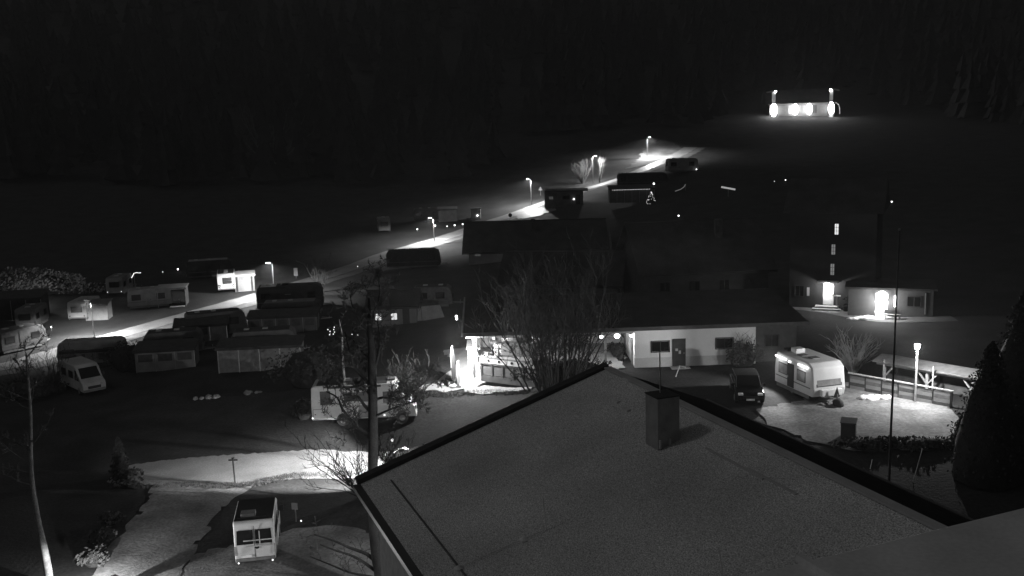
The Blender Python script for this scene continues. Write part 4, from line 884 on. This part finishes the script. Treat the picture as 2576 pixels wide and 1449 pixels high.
for k in range(3):
    x = .25+k*(SL-.5)/2
    MB().box(x-.09, x+.09, -.07, .07, -.2, 1.725).obj('post', WOODL, sh_); MB().box(x-.07, x+.07, 1.75, 1.9, -.2, 2.0).obj('rear_post', WOOD, sh_)
    for s in (-1, 1):
        if 0 <= x+s*.7 <= SL: MB().beam((x+s*.08, 0, 1.05), (x+s*.62, 0, 1.7), .09, .1).obj('brace', WOODL, sh_)
MB().box(0, SL, .8, .9, .0, 1.0).obj('back_board', WOOD, sh_)
for i, (u, v, vt) in enumerate([(2222, 970, 905), (2374, 1003, 925)][:1]+[(2345, 998, 922)]):
    b = G(u, v); h = (v-vt)/FPX*pj(b)[2]; tt = thing('round_post', ['slim pale post at the left end of the timber shelter', 'slim pale post right of the post lamp'][i], 'post', b)
    MB().tube([(0,0,-.2),(0,0,h)], .05, 8).obj('shaft', WOODL, tt); MB().lathe([(.06,h),(.06,h+.05),(.02,h+.09)], 8).obj('cap', METAL, tt)
sp = G(2205, 1006); mb = MB(); rr = random.Random(21)
for k in range(15): mb.ball((rr.uniform(-.85,.85), rr.uniform(-.22,.22), rr.uniform(0,.16)), rr.uniform(.16,.34), 9, 6, (1.15,.9,.75), .16, rr)
tag(mb.obj('snow_pile', SNOW, smooth=True), 'bright lumpy heap of old snow between the caravan and the fence', 'snow').location = sp
bn = thing('waste_bin', 'dark waste bin standing at the near edge of the bright driveway', 'bin', G(2134, 1104), -25)
box('body', BLACK, bn, -.4, .4, -.35, .35, .05, 1.0, bev=.03); MB().add([(-.44,-.4,1.005),(.44,-.4,1.005),(.44,.4,1.12),(-.44,.4,1.12),(-.44,-.4,1.05),(.44,-.4,1.05),(.44,.4,1.17),(-.44,.4,1.17)], [(0,3,2,1),(4,5,6,7),(0,1,5,4),(1,2,6,5),(2,3,7,6),(3,0,4,7)]).obj('lid', DARK, bn)
for s in (-1,1): MB().cyl((s*.34,.36,.1),'x',.1,.06,10).obj('wheel', TYRE, bn)
fp = at(2236, 1195, 47); fp.z = gz(fp.x, fp.y); q = pj(fp); hh = (q[1]-577)/FPX*q[2]; print('flagpole', fp, 'h', hh)
fl = thing('flagpole', 'tall thin bare flagpole in front of the timber shelter', 'flagpole', fp)
MB().tube([(0,0,-.3),(0,0,1),(.05,0,hh*.6),(.1,0,hh)], [.07,.06,.045,.03], 8).obj('pole', mat('flagpole_grey', .09, .6), fl); MB().ball((.1,0,hh+.05), .06, 8, 5).obj('finial', METAL, fl); MB().tube([(.09,.05,1.2),(.12,.05,hh*.95)], .008, 4).obj('rope', DARK, fl)
for i, (u, v, u2, v2) in enumerate([(2296, 1212, 2320, 1130), (2188, 1180, 2194, 1157)]):
    b = G(u, v); Z = pj(b)[2]; tp2 = at(u2, v2, Z); tt = thing('garden_stake', ['long leaning garden stake in the dark lawn', 'short leaning garden stake in the dark lawn'][i], 'stake', b)
    dvec = tp2-b; MB().tube([(0,0,-.1), tuple(dvec)], .02, 6).obj('rod', OFFW, tt); MB().ball(tuple(dvec), .03, 6, 4).obj('cap', METAL, tt)
lv = G(1700, 948); tt = thing('road_bracket', 'short pale bent stand in the dark yard below the white wall', 'stand', lv)
MB().tube([(0,0,0),(.28,0,.8),(.55,0,.72)], .035, 6).obj('tube', OFFW, tt); MB().ball((.62,0,.68), .07, 8, 5).obj('knob', OFFW, tt)
# lower road furniture
b = G(592, 1217); tt = thing('signpost', 'short dark signpost with a cross board at the lower road', 'signpost', b, 0); h = (1217-1150)/FPX*pj(b)[2]
MB().tube([(0,0,-.3),(-.04,0,h)], .055, 8).obj('post', BLACK, tt); box('cross_board', BLACK, tt, -.32, .26, -.03, .03, h-.16, h-.06); box('cap', BLACK, tt, -.12, .06, -.07, .06, h+.002, h+.05)
b = G(990, 1152); tt = thing('bollard', 'dark bollard with a bright reflector behind the tree by the lower road', 'bollard', b); h = (1152-1103)/FPX*pj(b)[2]
MB().lathe([(.16,-.2),(.16,h-.1),(.13,h-.02),(.05,h)], 12).obj('post', BLACK, tt); MB().ball((0, -.12, h-.02), .1, 8, 5).obj('reflector', REFL, tt)
b = atz(241, 1504, 0); b.z = gz(b.x, b.y)
bl = thing('assumed_bollard_lamp', 'assumed unseen low bollard lamp at the bottom left casting light over the parking area', 'lamp', b)  # lamp out of view, assumed from the shadow bands and lit birch trunk
MB().tube([(0,0,-.2),(0,0,.58)], .05, 10).obj('post', METAL, bl); MB().lathe([(.05,.58),(.06,.6)], 12).obj('lens', LAMP, bl); MB().lathe([(.3,.83),(.3,.85),(.06,.89)], 14).obj('cap', METAL, bl)
for k in range(3): MB().tube([(.15*math.cos(.2+k*.5), .15*math.sin(.2+k*.5), .55),(.15*math.cos(.2+k*.5), .15*math.sin(.2+k*.5), .86)], .012, 5).obj('cap_rod', METAL, bl)
light(bl, (0, 0, .7), 3200, .04)
k = b+Vector((.6, .84, 0)); k.z = gz(k.x, k.y); tt = thing('caster_block', 'added block casting a shadow band from the assumed low bollard lamp', 'block', k, 55)  # block put in to cast the dark band over the parking area
box('body', STONE, tt, -.17, .17, -.12, .12, -.1, .7, bev=.02); box('cap', CONC, tt, -.19, .19, -.14, .14, .702, .75)
b = G(745, 1312); tt = thing('camp_sign', 'slim dark sign standing right of the nearest white van', 'sign', b, -10); box('post', METAL, tt, -.03, .03, -.03, .03, -.2, 1.1); box('board', GREYW, tt, -.2, .16, -.05, -.032, .75, 1.15); MB().ball((.35,-.1,.1), .05, 8, 5).obj('reflector', REFL, tt)
# small signs and lights in the field
for (u, v, vt, lb_, nm, cat, w, m_) in [(745, 700, 674, 'pale notice board behind the middle street lamp', 'notice_board', 'sign', .55, LGREY), (1284, 556, 537, 'small dark round sign on a pole at the junction', 'round_sign', 'sign', .0, BLACK), (1360, 492, 469, 'small pale triangular sign left of the dark chalet', 'triangle_sign', 'sign', -.3, LGREY)]:
    b = G(u, v); h = (v-vt)/FPX*pj(b)[2]; tt = thing(nm, lb_, cat, b)
    MB().tube([(0,0,-.2),(0,0,h*.95)], .035, 6).obj('pole', METAL, tt)
    if w > 0: box('board', m_, tt, -w/2, w/2, -.06, -.04, h*.25, h)
    elif w == 0: MB().cyl((0,-.05,h-.3), 'y', .36, .03, 14).obj('disc', m_, tt)
    else: MB().prism([(-.4,h-.8),(.4,h-.8),(0,h)], 'y', -.07, -.045).obj('plate', m_, tt)
dots = [(1048,548,'garden globe light left of the caravan with the glowing awning',.14),(1095,570,'garden globe light beside the second street lamp',.14),(1050,579,'garden globe light low on the grass left of the street lamp',.12),(1125,571,'faintest garden globe light of the row before the barn ridge',.09),(1144,569,'middle garden globe light of the row before the barn ridge',.13),(1164,566,'garden globe light nearest to the barn ridge',.12),(1707,546,'lone small light on the dark slope below the fairy lit tree',.12),(1948,458,'faint light on the dark slope, left of a pair',.06),(1976,455,'small light on the dark slope, right of a pair',.09),(2243,511,'tiny far light near the top of the flagpole',.1),(410,687,'faint dot light beyond the left caravans',.07),(448,681,'small bright light beyond the left caravans',.12),(498,691,'small bright light left of the brightly lit caravan',.12),(900,673,'faint light at the end of the dark row by the road',.07),(130,828,'small pale lantern left of the pale square backed caravan',.1),(1685,429,'garden light before the topmost caravan, left of three',.08),(1712,429,'garden light before the topmost caravan, middle of three',.08),(1752,428,'garden light before the topmost caravan, right of three',.1)]
for (u, v, lb_, r) in dots:
    b = G(u, v+4); tt = thing('garden_light', lb_, 'light', b, 0, 'small lights dotted over the campsite')
    MB().tube([(0,0,-.1),(0,0,.35)], .025, 6).obj('stake', METAL, tt); MB().ball((0,0,.35+r), r, 8, 6).obj('globe', BULB if r > .08 else BULBS, tt)
# string lights at the left
b = at(336, 702, pj(G(336, 730))[2]); sl2 = thing('string_lights', 'bent string of small lights hung beyond the left caravans', 'string lights', b)
Zs = pj(tuple(b))[2]; pts_ = [at(331,699,Zs)-b, at(337,688,Zs)-b, at(353,685,Zs)-b]
MB().tube([tuple(p) for p in pts_], .02, 4).obj('wire', BLACK, sl2)
MB().tube([tuple(pts_[0]), tuple(pts_[1])], .05, 5).obj('light_tube', BULBS, sl2)
for i in range(6): MB().ball(tuple(pts_[1].lerp(pts_[2], i/5)+Vector((0,0,.06*math.sin(i)))), .07, 6, 4).obj('bulb', BULBS, sl2)
MB().tube([tuple(pts_[1]), (pts_[1].x, pts_[1].y, gz(b.x, b.y)-b.z)], .03, 5).obj('pole', METAL, sl2)
# lit Christmas tree
b = G(1638, 516); h = 33/FPX*pj(b)[2]; xt = thing('lit_fir_tree', 'cone shaped fir wrapped in fairy lights beside the awning', 'fir tree', b)
m = MB(); rr = random.Random(4)
for k in range(5): m.lathe([(.9-.16*k, h*(.08+.17*k)), (.05, h*(.36+.16*k))], 9)
m.obj('foliage', LEAF, xt); MB().tube([(0,0,-.2),(0,0,h*.9)], .08, 6).obj('trunk', BARK, xt)
for i in range(46):
    f_ = rr.random()**.8; a_ = rr.uniform(0, 6.28); r_ = (1-f_)*.98+.06; MB().ball((r_*math.cos(a_), r_*math.sin(a_), .15+f_*h*.95), .045, 5, 4).obj('bulb', BULBS, xt)
# lit parasol frame on the dark slope
b = G(1832, 494); Z = pj(b)[2]; pr = thing('floodlit_sign', 'pale lit cross bar sign on a post on the dark slope', 'sign', b)
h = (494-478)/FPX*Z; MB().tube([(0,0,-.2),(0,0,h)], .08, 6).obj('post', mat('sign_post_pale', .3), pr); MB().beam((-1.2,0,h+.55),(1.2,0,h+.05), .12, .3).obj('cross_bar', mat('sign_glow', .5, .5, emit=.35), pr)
b = G(1712, 482); arc = thing('light_garland', 'faint curved light garland right of the fairy lit awning', 'garland', b)
MB().tube([(-1,0,.1),(0,0,.4),(.6,0,.8),(.9,0,1.3)], .07, 6).obj('light_tube', mat('garland_glow', .4, .5, emit=.12), arc); MB().tube([(.9,0,-.1),(.9,0,1.3)], .03, 5).obj('pole', METAL, arc)
b = G(1165, 812); gl = thing('garland_light', 'two lantern bulbs hanging at the left roof edge of the bar terrace', 'string lights', Vector(lb(-12.9, .4, 3.4)))
MB().tube([(0,0,0),(-.35,3,.15),(-.5,6,.3)], .015, 4).obj('wire', BLACK, gl)
for p in ((-.36,3.1,.08),(-.42,3.9,.12)): MB().ball(p, .1, 8, 5).obj('bulb', BULB, gl)
# ------------------------------------------------------------------ trees, shrubs, hedges
def wig(p, d, L, n, rng, w=.12, lift=0.0):
    pts = [Vector(p)]; d = Vector(d).normalized()
    for i in range(n):
        d = (d+Vector((rng.uniform(-w, w), rng.uniform(-w, w), rng.uniform(-w, w)+lift))).normalized(); pts.append(pts[-1]+d*(L/n))
    return pts, d
def twigs(mb, pts, r0, lvl, rng, count, frac=.5, spread=.9, lift=.05, sides=(5, 4, 3, 3)):
    """side shoots along a limb, each with shoots of its own"""
    if lvl < 0: return
    L = sum((pts[i+1]-pts[i]).length for i in range(len(pts)-1))
    for k in range(count):
        t = rng.uniform(.25, 1.0)*(len(pts)-1); i = min(int(t), len(pts)-2); p = pts[i].lerp(pts[i+1], t-i); d = (pts[i+1]-pts[i]).normalized()
        s = Vector((rng.gauss(0, 1), rng.gauss(0, 1), rng.gauss(0, 1)+.25)); s = (s-d*s.dot(d)).normalized()
        nd = (d*(1-spread*.5)+s*spread).normalized(); l = L*frac*rng.uniform(.5, 1.1); r = r0*rng.uniform(.35, .6)
        r = max(r, .017); q, _ = wig(p, nd, l, 4, rng, .26, lift)
        mb.tube(q, [r, r*.85, r*.7, r*.55, r*.35], sides[min(len(sides)-1, 3-lvl)], cap=False)
        twigs(mb, q, r*.7, lvl-1, rng, max(2, int(count*.75)), frac, spread, lift, sides)
# the big bare tree
tb0 = G(968, 1500); Zt = pj(tb0)[2]; print('tree', tb0, Zt)
bt = thing('bare_tree', 'big bare tree rising in front of the long white motorhome', 'tree', tb0)
def T(u, v, dz=0): return at(u, v, Zt+dz)-tb0
rng = random.Random(31)
tr = MB()
trunk_pts = [Vector((0,0,-.4)), T(964,1460), T(950,1400), T(941,1330), T(939,1200), T(938,1080), T(938,1000), T(936,930), T(934,870), T(930,815), T(928,750)]
tr.tube(trunk_pts, [.48,.38,.31,.27,.24,.23,.23,.21,.17,.12,.05], 10); tr.obj('trunk', BARK, bt, smooth=True)
limbs = [([T(936,975), T(915,950), T(893,925), T(878,880,-.3), T(868,835,-.3)], .11), ([T(937,1005), T(925,985), T(903,972), T(872,978,.2)], .09),
         ([T(937,1040), T(917,1020), T(903,1000), T(898,992), T(908,972)], .1), ([T(941,1095), T(915,1085), T(890,1065), T(862,1030,-.3), T(848,1000,-.4), T(820,985,-.4)], .12),
         ([T(938,1010), T(962,1000,.2), T(1000,1005,.4), T(1040,985,.6), T(1075,955,.8)], .08), ([T(938,1050), T(970,1035,-.3), T(1010,1020,-.6), T(1052,1008,-.8)], .07),
         ([T(940,930), T(950,900), T(956,860), T(948,800)], .08), ([T(932,860), T(915,820), T(890,780), T(880,740)], .07), ([T(931,840), T(940,790), T(955,740), T(950,690)], .07), ([T(930,900), T(905,880,.5), T(885,850,.8)], .06)]
lm = MB(); tw = MB()
for pts, r in limbs:
    c = catmull(pts, 3); n_ = len(c); lm.tube(c, [r*(1-.75*i/(n_-1)) for i in range(n_)], 7); twigs(tw, c, r*.4, 2, rng, 14, .42)
lm.obj('limb', BARK, bt, smooth=True)
low_l = MB()
for pts, r in [([T(955,1425), T(925,1395), T(880,1378), T(840,1360,-.3), T(790,1345,-.5)], .11), ([T(960,1450), T(930,1425), T(890,1400), T(845,1385,-.4), T(805,1370,-.5)], .1), ([T(965,1460), T(930,1450), T(880,1440), T(830,1420,-.5), T(780,1400,-.6)], .08), ([T(958,1440), T(985,1420), T(1000,1395)], .07)]:
    c = catmull(pts, 3); n_ = len(c); low_l.tube(c, [r*(1-.7*i/(n_-1)) for i in range(n_)], 7); twigs(tw, c, r*.3, 2, rng, 7, .32)
low_l.obj('low_limb', BARK, bt, smooth=True)
tw.obj('twig_crown', TWIG, bt)
def fan_shrub(name, label, base, n, H, R, seed, m=TWIG, r=.05, lvl=2, cnt=5, cat='shrub', squash=1.0, lift=.06, frac=.34, br=.25):
    t = thing(name, label, cat, base); rg = random.Random(seed); st_ = MB(); tw_ = MB()
    for k in range(n):
        a_ = rg.uniform(0, 6.283); rr_ = R*rg.uniform(.05, 1)**.7; h_ = H*rg.uniform(.7, 1.05)
        d_ = Vector((rr_*math.cos(a_), rr_*math.sin(a_)*squash, h_)); b_ = Vector((math.cos(a_)*br*rg.random(), math.sin(a_)*br*squash*rg.random(), -.1))
        p, _ = wig(b_, d_, d_.length, 7, rg, .17, lift); st_.tube(p, [r*(1-.11*i) for i in range(8)], 6, cap=False); twigs(tw_, p, r*.5, lvl-1, rg, cnt, frac, .6, .12)
    st_.obj('stem', m, t); tw_.obj('twig_crown', m, t); return t
wb_ = G(1385, 978)
fan_shrub('coppiced_willow', 'tall coppiced willow fanning up in front of the bar terrace', wb_+Vector((.2,-.3,0)), 44, 7.8, 4.4, 7, TWIG, .07, 2, 12, 'willow', .5, .1, .36, 2.0)
fan_shrub('road_shrub', 'bare spreading shrub beside the brightly lit lower road', G(915, 1250), 42, 3.6, 3.8, 9, mat('backlit_twigs', .018, .95), .04, 2, 5, 'shrub', .6, .0)  # twig colour darkened to imitate a silhouette against the lit road
fan_shrub('road_shrub', 'bare shrub of thin shoots right of the big tree at the roof edge', G(1010, 1225), 22, 3.2, 2.2, 19, mat('backlit_twigs', .018, .95), .03, 2, 5, 'shrub', .6, .08)
fan_shrub('bare_bush', 'dense bare bush on the bank between big tree and flag', G(1040, 1010), 26, 3.0, 2.6, 29, TWIG, .03, 2, 6, 'bush', .7, .04)
fan_shrub('bare_bush', 'bare bush against the lit road at the far left', G(62, 985), 16, 3.4, 1.5, 39, TWIG, .035, 2, 5, 'bush', .7, .08)
fan_shrub('bare_bush', 'bare bush left of the lower left white van', G(135, 985), 18, 4.0, 1.7, 49, TWIG, .035, 2, 5, 'bush', .7, .08)
fan_shrub('bare_bush', 'dark bare bush where the lit road passes behind the big tree', G(806, 735), 16, 4.6, 2.0, 59, TWIG, .05, 2, 5, 'bush', .7, .06)
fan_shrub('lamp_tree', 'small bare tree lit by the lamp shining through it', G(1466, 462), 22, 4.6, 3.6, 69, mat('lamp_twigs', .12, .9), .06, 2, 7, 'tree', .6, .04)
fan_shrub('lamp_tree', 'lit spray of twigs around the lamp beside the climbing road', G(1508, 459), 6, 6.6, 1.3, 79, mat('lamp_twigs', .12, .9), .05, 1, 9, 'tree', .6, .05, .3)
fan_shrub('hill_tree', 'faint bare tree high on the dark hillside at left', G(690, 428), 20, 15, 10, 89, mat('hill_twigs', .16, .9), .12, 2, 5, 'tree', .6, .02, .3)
gb = G(2146, 937)
fan_shrub('grass_clump', 'tall pale ornamental grass clump behind the white caravan', gb, 90, 3.0, 1.5, 99, TWIGL, .022, 1, 3, 'grass clump', .8, -.08, .25)
def leafy(name, label, base, rx, ry, rz, n, m, seed, cat='bush', size=.17, shape='ell', core=True):
    t = thing(name, label, cat, base); rg = random.Random(seed); mb = MB()
    n = int(n*(1.9 if n < 2000 else 1)); size *= .72
    for i in range(n):
        if shape == 'cone':
            h_ = rg.random()**.8; a_ = rg.uniform(0, 6.283); k = (1-h_)**.75*rg.uniform(.55, 1.12)*(.7+.3*min(1, h_*6))*(.74+.4*abs(math.sin(h_*26+1.5*math.sin(3*a_+seed)+a_))); p = Vector((rx*k*math.cos(a_), ry*k*math.sin(a_), h_*2*rz))
        else:
            a_ = rg.uniform(0, 6.283); c_ = rg.uniform(-.5, 1); s_ = math.sqrt(max(0, 1-c_*c_)); k = rg.uniform(.78, 1.1)*(1+.22*math.sin(3*a_+seed)+.12*math.sin(7*a_+2*seed)); p = Vector((rx*k*s_*math.cos(a_), ry*k*s_*math.sin(a_), rz*(.6+k*c_*.7)))
        u_ = Vector((rg.gauss(0,1), rg.gauss(0,1), rg.gauss(0,1))).normalized(); v_ = u_.orthogonal().normalized(); w_ = u_.cross(v_); s = size*rg.uniform(.5, 1.3)
        mb.add([p-v_*s, p+w_*s*.6, p+v_*s, p-w_*s*.6], [(0,1,2,3)])
    mb.obj('foliage', m, t)
    c = MB()
    if core:
        if shape == 'cone': c.lathe([(rx*.75, .05), (rx*.7, rz*.5), (rx*.45, rz*1.2), (.05, rz*1.85)], 10)
        else: c.ball((0, 0, rz*.5), 1, 10, 6, (rx*.8, ry*.8, rz*.75), .1, rg)
        c.obj('inner_branches', BARK, t, smooth=True)
    else:
        c.tube([(0,0,-.2),(0,0,rz)], .08, 6); c.obj('stem', BARK, t)
    return t
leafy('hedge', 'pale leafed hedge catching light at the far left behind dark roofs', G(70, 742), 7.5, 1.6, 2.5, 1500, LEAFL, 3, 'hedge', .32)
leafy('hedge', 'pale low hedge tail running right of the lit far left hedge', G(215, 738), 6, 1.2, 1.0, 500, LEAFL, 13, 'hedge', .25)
hl = thing('assumed_hedge_lamp', 'assumed shaded garden lamp lighting the far left hedge', 'lamp', G(60, 776)+Vector((0,0,0)))  # lamp itself unseen, assumed as the source lighting the hedge
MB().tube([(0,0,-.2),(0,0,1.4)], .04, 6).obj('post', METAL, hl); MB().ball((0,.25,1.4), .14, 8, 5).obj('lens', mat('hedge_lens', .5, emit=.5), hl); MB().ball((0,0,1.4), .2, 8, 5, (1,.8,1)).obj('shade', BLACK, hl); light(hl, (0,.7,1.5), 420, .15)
leafy('round_bush', 'big dark evergreen bush left of the bare tree', G(778, 966), 2.6, 2.2, 2.2, 700, LEAF, 23)
leafy('round_bush', 'dark bush between the lower left caravan and the white van', G(330, 930), 2.4, 1.6, 1.9, 420, LEAF, 33)
leafy('round_bush', 'wide dark bush in the bottom of the far left bushes', G(70, 1000), 2.8, 1.6, 1.1, 420, LEAF, 43)
leafy('round_bush', 'dark evergreen bush behind the motorhome tail', G(765, 1052), .75, .7, 1.1, 200, LEAF, 53, size=.16)
leafy('columnar_shrub', 'dark pointed shrub at the end of the lower road', G(306, 1205), .75, .7, 1.45, 260, LEAF, 63, 'shrub', .17, 'cone')
leafy('round_bush', 'low dark bush right of the pointed shrub', G(328, 1222), .9, .8, .8, 220, LEAF, 73, size=.16)
leafy('wall_shrub', 'leafy shrub growing in front of the right end of the white wall', G(1868, 920), 1.15, .7, 1.3, 420, mat('wall_leaves', .1, .9, var=.4), 83, 'shrub', .15)
fan_shrub('wall_creeper', 'thin bare stems climbing the white wall above the shrub', G(1868, 918), 12, 2.6, .9, 84, TWIG, .025, 1, 4, 'shrub', .5, .1)
leafy('dark_hedge', 'low dark hedge dividing terrace and willow from the dark bank', G(1432, 962), 3.1, .8, 1.25, 800, LEAF, 93, 'hedge', .16)
leafy('dark_hedge', 'short dark hedge beside the walkway at the white corner', G(1552, 892), .6, 1.8, .6, 240, LEAF, 94, 'hedge', .13)
leafy('small_shrub', 'little ball shrub on the walkway by the lit side wall', Vector(lb(-.75, 1.9)), .32, .32, .35, 110, LEAF, 95, 'shrub', .09)
for i, (u, v, rx, rz, lb_) in enumerate([(2480, 1205, 2.2, 3.6, 'broad dark conifer at the right edge of the bright driveway'), (2560, 1150, 2.6, 4.6, 'tall dark conifer at the far right edge'), (2425, 1125, .9, 1.0, 'low dark conifer shrub at the corner of the bright driveway')]):
    leafy('conifer', lb_, G(u, v), rx, rx, rz, 5200 if rx > 1 else 900, LEAF, 103+i, 'conifer', .11, 'cone')
for i, (u, v, lb_) in enumerate([(2200, 1128, 'clipped dark hedge along the near edge of the bright driveway, left part'), (2330, 1128, 'clipped dark hedge along the near edge of the bright driveway, right part')]):
    leafy('lawn_hedge', lb_, G(u, v), 1.9, .7, .45, 380, LEAF, 113+i, 'hedge', .14)
for i, (u, v, s, lb_) in enumerate([(252, 1420, .95, 'lower bush of the bushes lit by the assumed bollard lamp'), (268, 1370, .9, 'middle bush of the bushes lit by the assumed bollard lamp'), (290, 1320, .8, 'upper bush of the bushes lit by the assumed bollard lamp')]):
    leafy('drive_bush', lb_, G(u-12, v), s*.75, s*.75, s*.7, 240, mat('bush_leaves', .05, .9, var=.4), 123+i, 'bush', .15)
# birch trunk lit from below, bottom left
bb = G(124, 1474); bt2 = thing('birch_tree', 'pale birch trunk brightly lit at the bottom left', 'tree', bb)
p_ = [Vector((0,0,-.3)), Vector((.03,0,.8)), Vector((-.06,0,2.2)), Vector((-.22,.05,3.6)), Vector((-.3,.1,6)), Vector((-.1,.3,9)), Vector((0,.3,12))]
MB().tube(catmull(p_, 3), [.24-.2*i/18 for i in range(19)], 10).obj('trunk', BARKP, bt2, smooth=True)
bm2 = MB(); rg = random.Random(6); twigs(bm2, catmull(p_[3:], 3), .06, 2, rg, 14, .3); bm2.obj('twig_crown', TWIG, bt2)
# pale slender tree trunk behind the big tree
sb2 = G(868, 972); t2 = thing('slender_tree', 'pale slender trunk standing left of the big bare tree', 'tree', sb2)
MB().tube([(0,0,-.2),(-.05,0,2),(.0,0,4.2),(-.15,0,5.4)], [.11,.09,.07,.02], 8).obj('trunk', mat('slender_bark', .25, .9, var=.3), t2); bm3 = MB(); twigs(bm3, [Vector((0,0,2.5)),Vector((0,0,4)),Vector((-.15,0,5.4))], .04, 1, random.Random(2), 9, .35); bm3.obj('twig_crown', TWIG, t2)
for i, (u, v, lb_) in enumerate([(835, 842, 'shrub sparkling with small lights left of the big tree'), (900, 858, 'shrub with a few small lights behind the big tree')]):
    b = G(u, v+16); ls = leafy('light_shrub', lb_, b, .7, .6, .7, 130, LEAF, 133+i, 'shrub', .12); rg = random.Random(i)
    for k in range(9 if i == 0 else 4): MB().ball((rg.uniform(-.5,.5), -.55, rg.uniform(.5,1.5)), .05, 6, 4).obj('bulb', BULBS, ls)
# stones and pale clumps at the foot of the dark bank
for i, (u, v, s, lb_) in enumerate([(520, 1003, .9, 'pale stone heap on the dark grass, left of two'), (640, 990, .8, 'pale stone heap on the dark grass, right of two')]):
    mb = MB(); rg = random.Random(i+7)
    for k in range(9): mb.ball((rg.uniform(-1,1)*s, rg.uniform(-.5,.5)*s, rg.uniform(.0,.15)), rg.uniform(.15,.35)*s, 7, 5, (1,.9,.7), .2, rg)
    tag(mb.obj('stone_heap', STONE), lb_, 'stones').location = G(u, v)
b = G(312, 1212); tag(MB().ball((0,0,.15), .4, 9, 6, (1.2,.8,.7), .15, random.Random(1)).obj('boulder', STONE, smooth=True), 'pale boulder at the foot of the pointed shrub', 'boulder').location = b+Vector((.1,-.8,0))
for i, (u, v) in enumerate([(742, 915), (900, 690)]): pass
# grass tufts where the ground shows close up
tf = MB(); rg = random.Random(77)
def tuft(x, y, s, n=7):
    z = gz(x, y)
    for k in range(n):
        a_ = rg.uniform(0, 6.283); l = s*rg.uniform(.6, 1.2); b_ = Vector((x+rg.uniform(-.12,.12), y+rg.uniform(-.12,.12), z-.02)); tip = b_+Vector((math.cos(a_)*l*.5, math.sin(a_)*l*.5, l)); w_ = Vector((-math.sin(a_), math.cos(a_), 0))*.018
        tf.add([b_-w_, b_+w_, tip], [(0,1,2)])
edge = catmull([tuple(p) for p in GP([(985,993),(1100,987),(1220,985),(1330,985)])], 60)
for p in edge:
    for k in range(3): tuft(p.x+rg.uniform(-.3,.3), p.y+rg.uniform(-.5,.1), .22)
edge = catmull([tuple(p) for p in GP([(300,1222),(480,1220),(600,1221),(690,1206),(760,1195),(900,1192)])], 60)
for p in edge:
    for k in range(3): tuft(p.x+rg.uniform(-.3,.3), p.y+rg.uniform(-.6,.25), .2)
tag(tf.obj('grass_tufts', mat('grass_blades', .06, .9, var=.4), None), 'short grass tufts along road edges and banks', 'grass', kind='stuff')

# ------------------------------------------------------------------ thin night haze over the valley
hz = MB().box(-640, 660, -80, 1040, -25, 330)
hm = bpy.data.materials.new('haze_air'); hm.use_nodes = True; hn = hm.node_tree; hn.nodes.clear()
pv = hn.nodes.new('ShaderNodeVolumePrincipled'); ho = hn.nodes.new('ShaderNodeOutputMaterial')
pv.inputs['Color'].default_value = (.9, .9, .9, 1); pv.inputs['Density'].default_value = 0.00045; pv.inputs['Anisotropy'].default_value = .3
hn.links.new(pv.outputs[0], ho.inputs['Volume'])
tag(hz.obj('haze', hm), 'thin night haze lying over the whole valley', 'haze', kind='stuff')
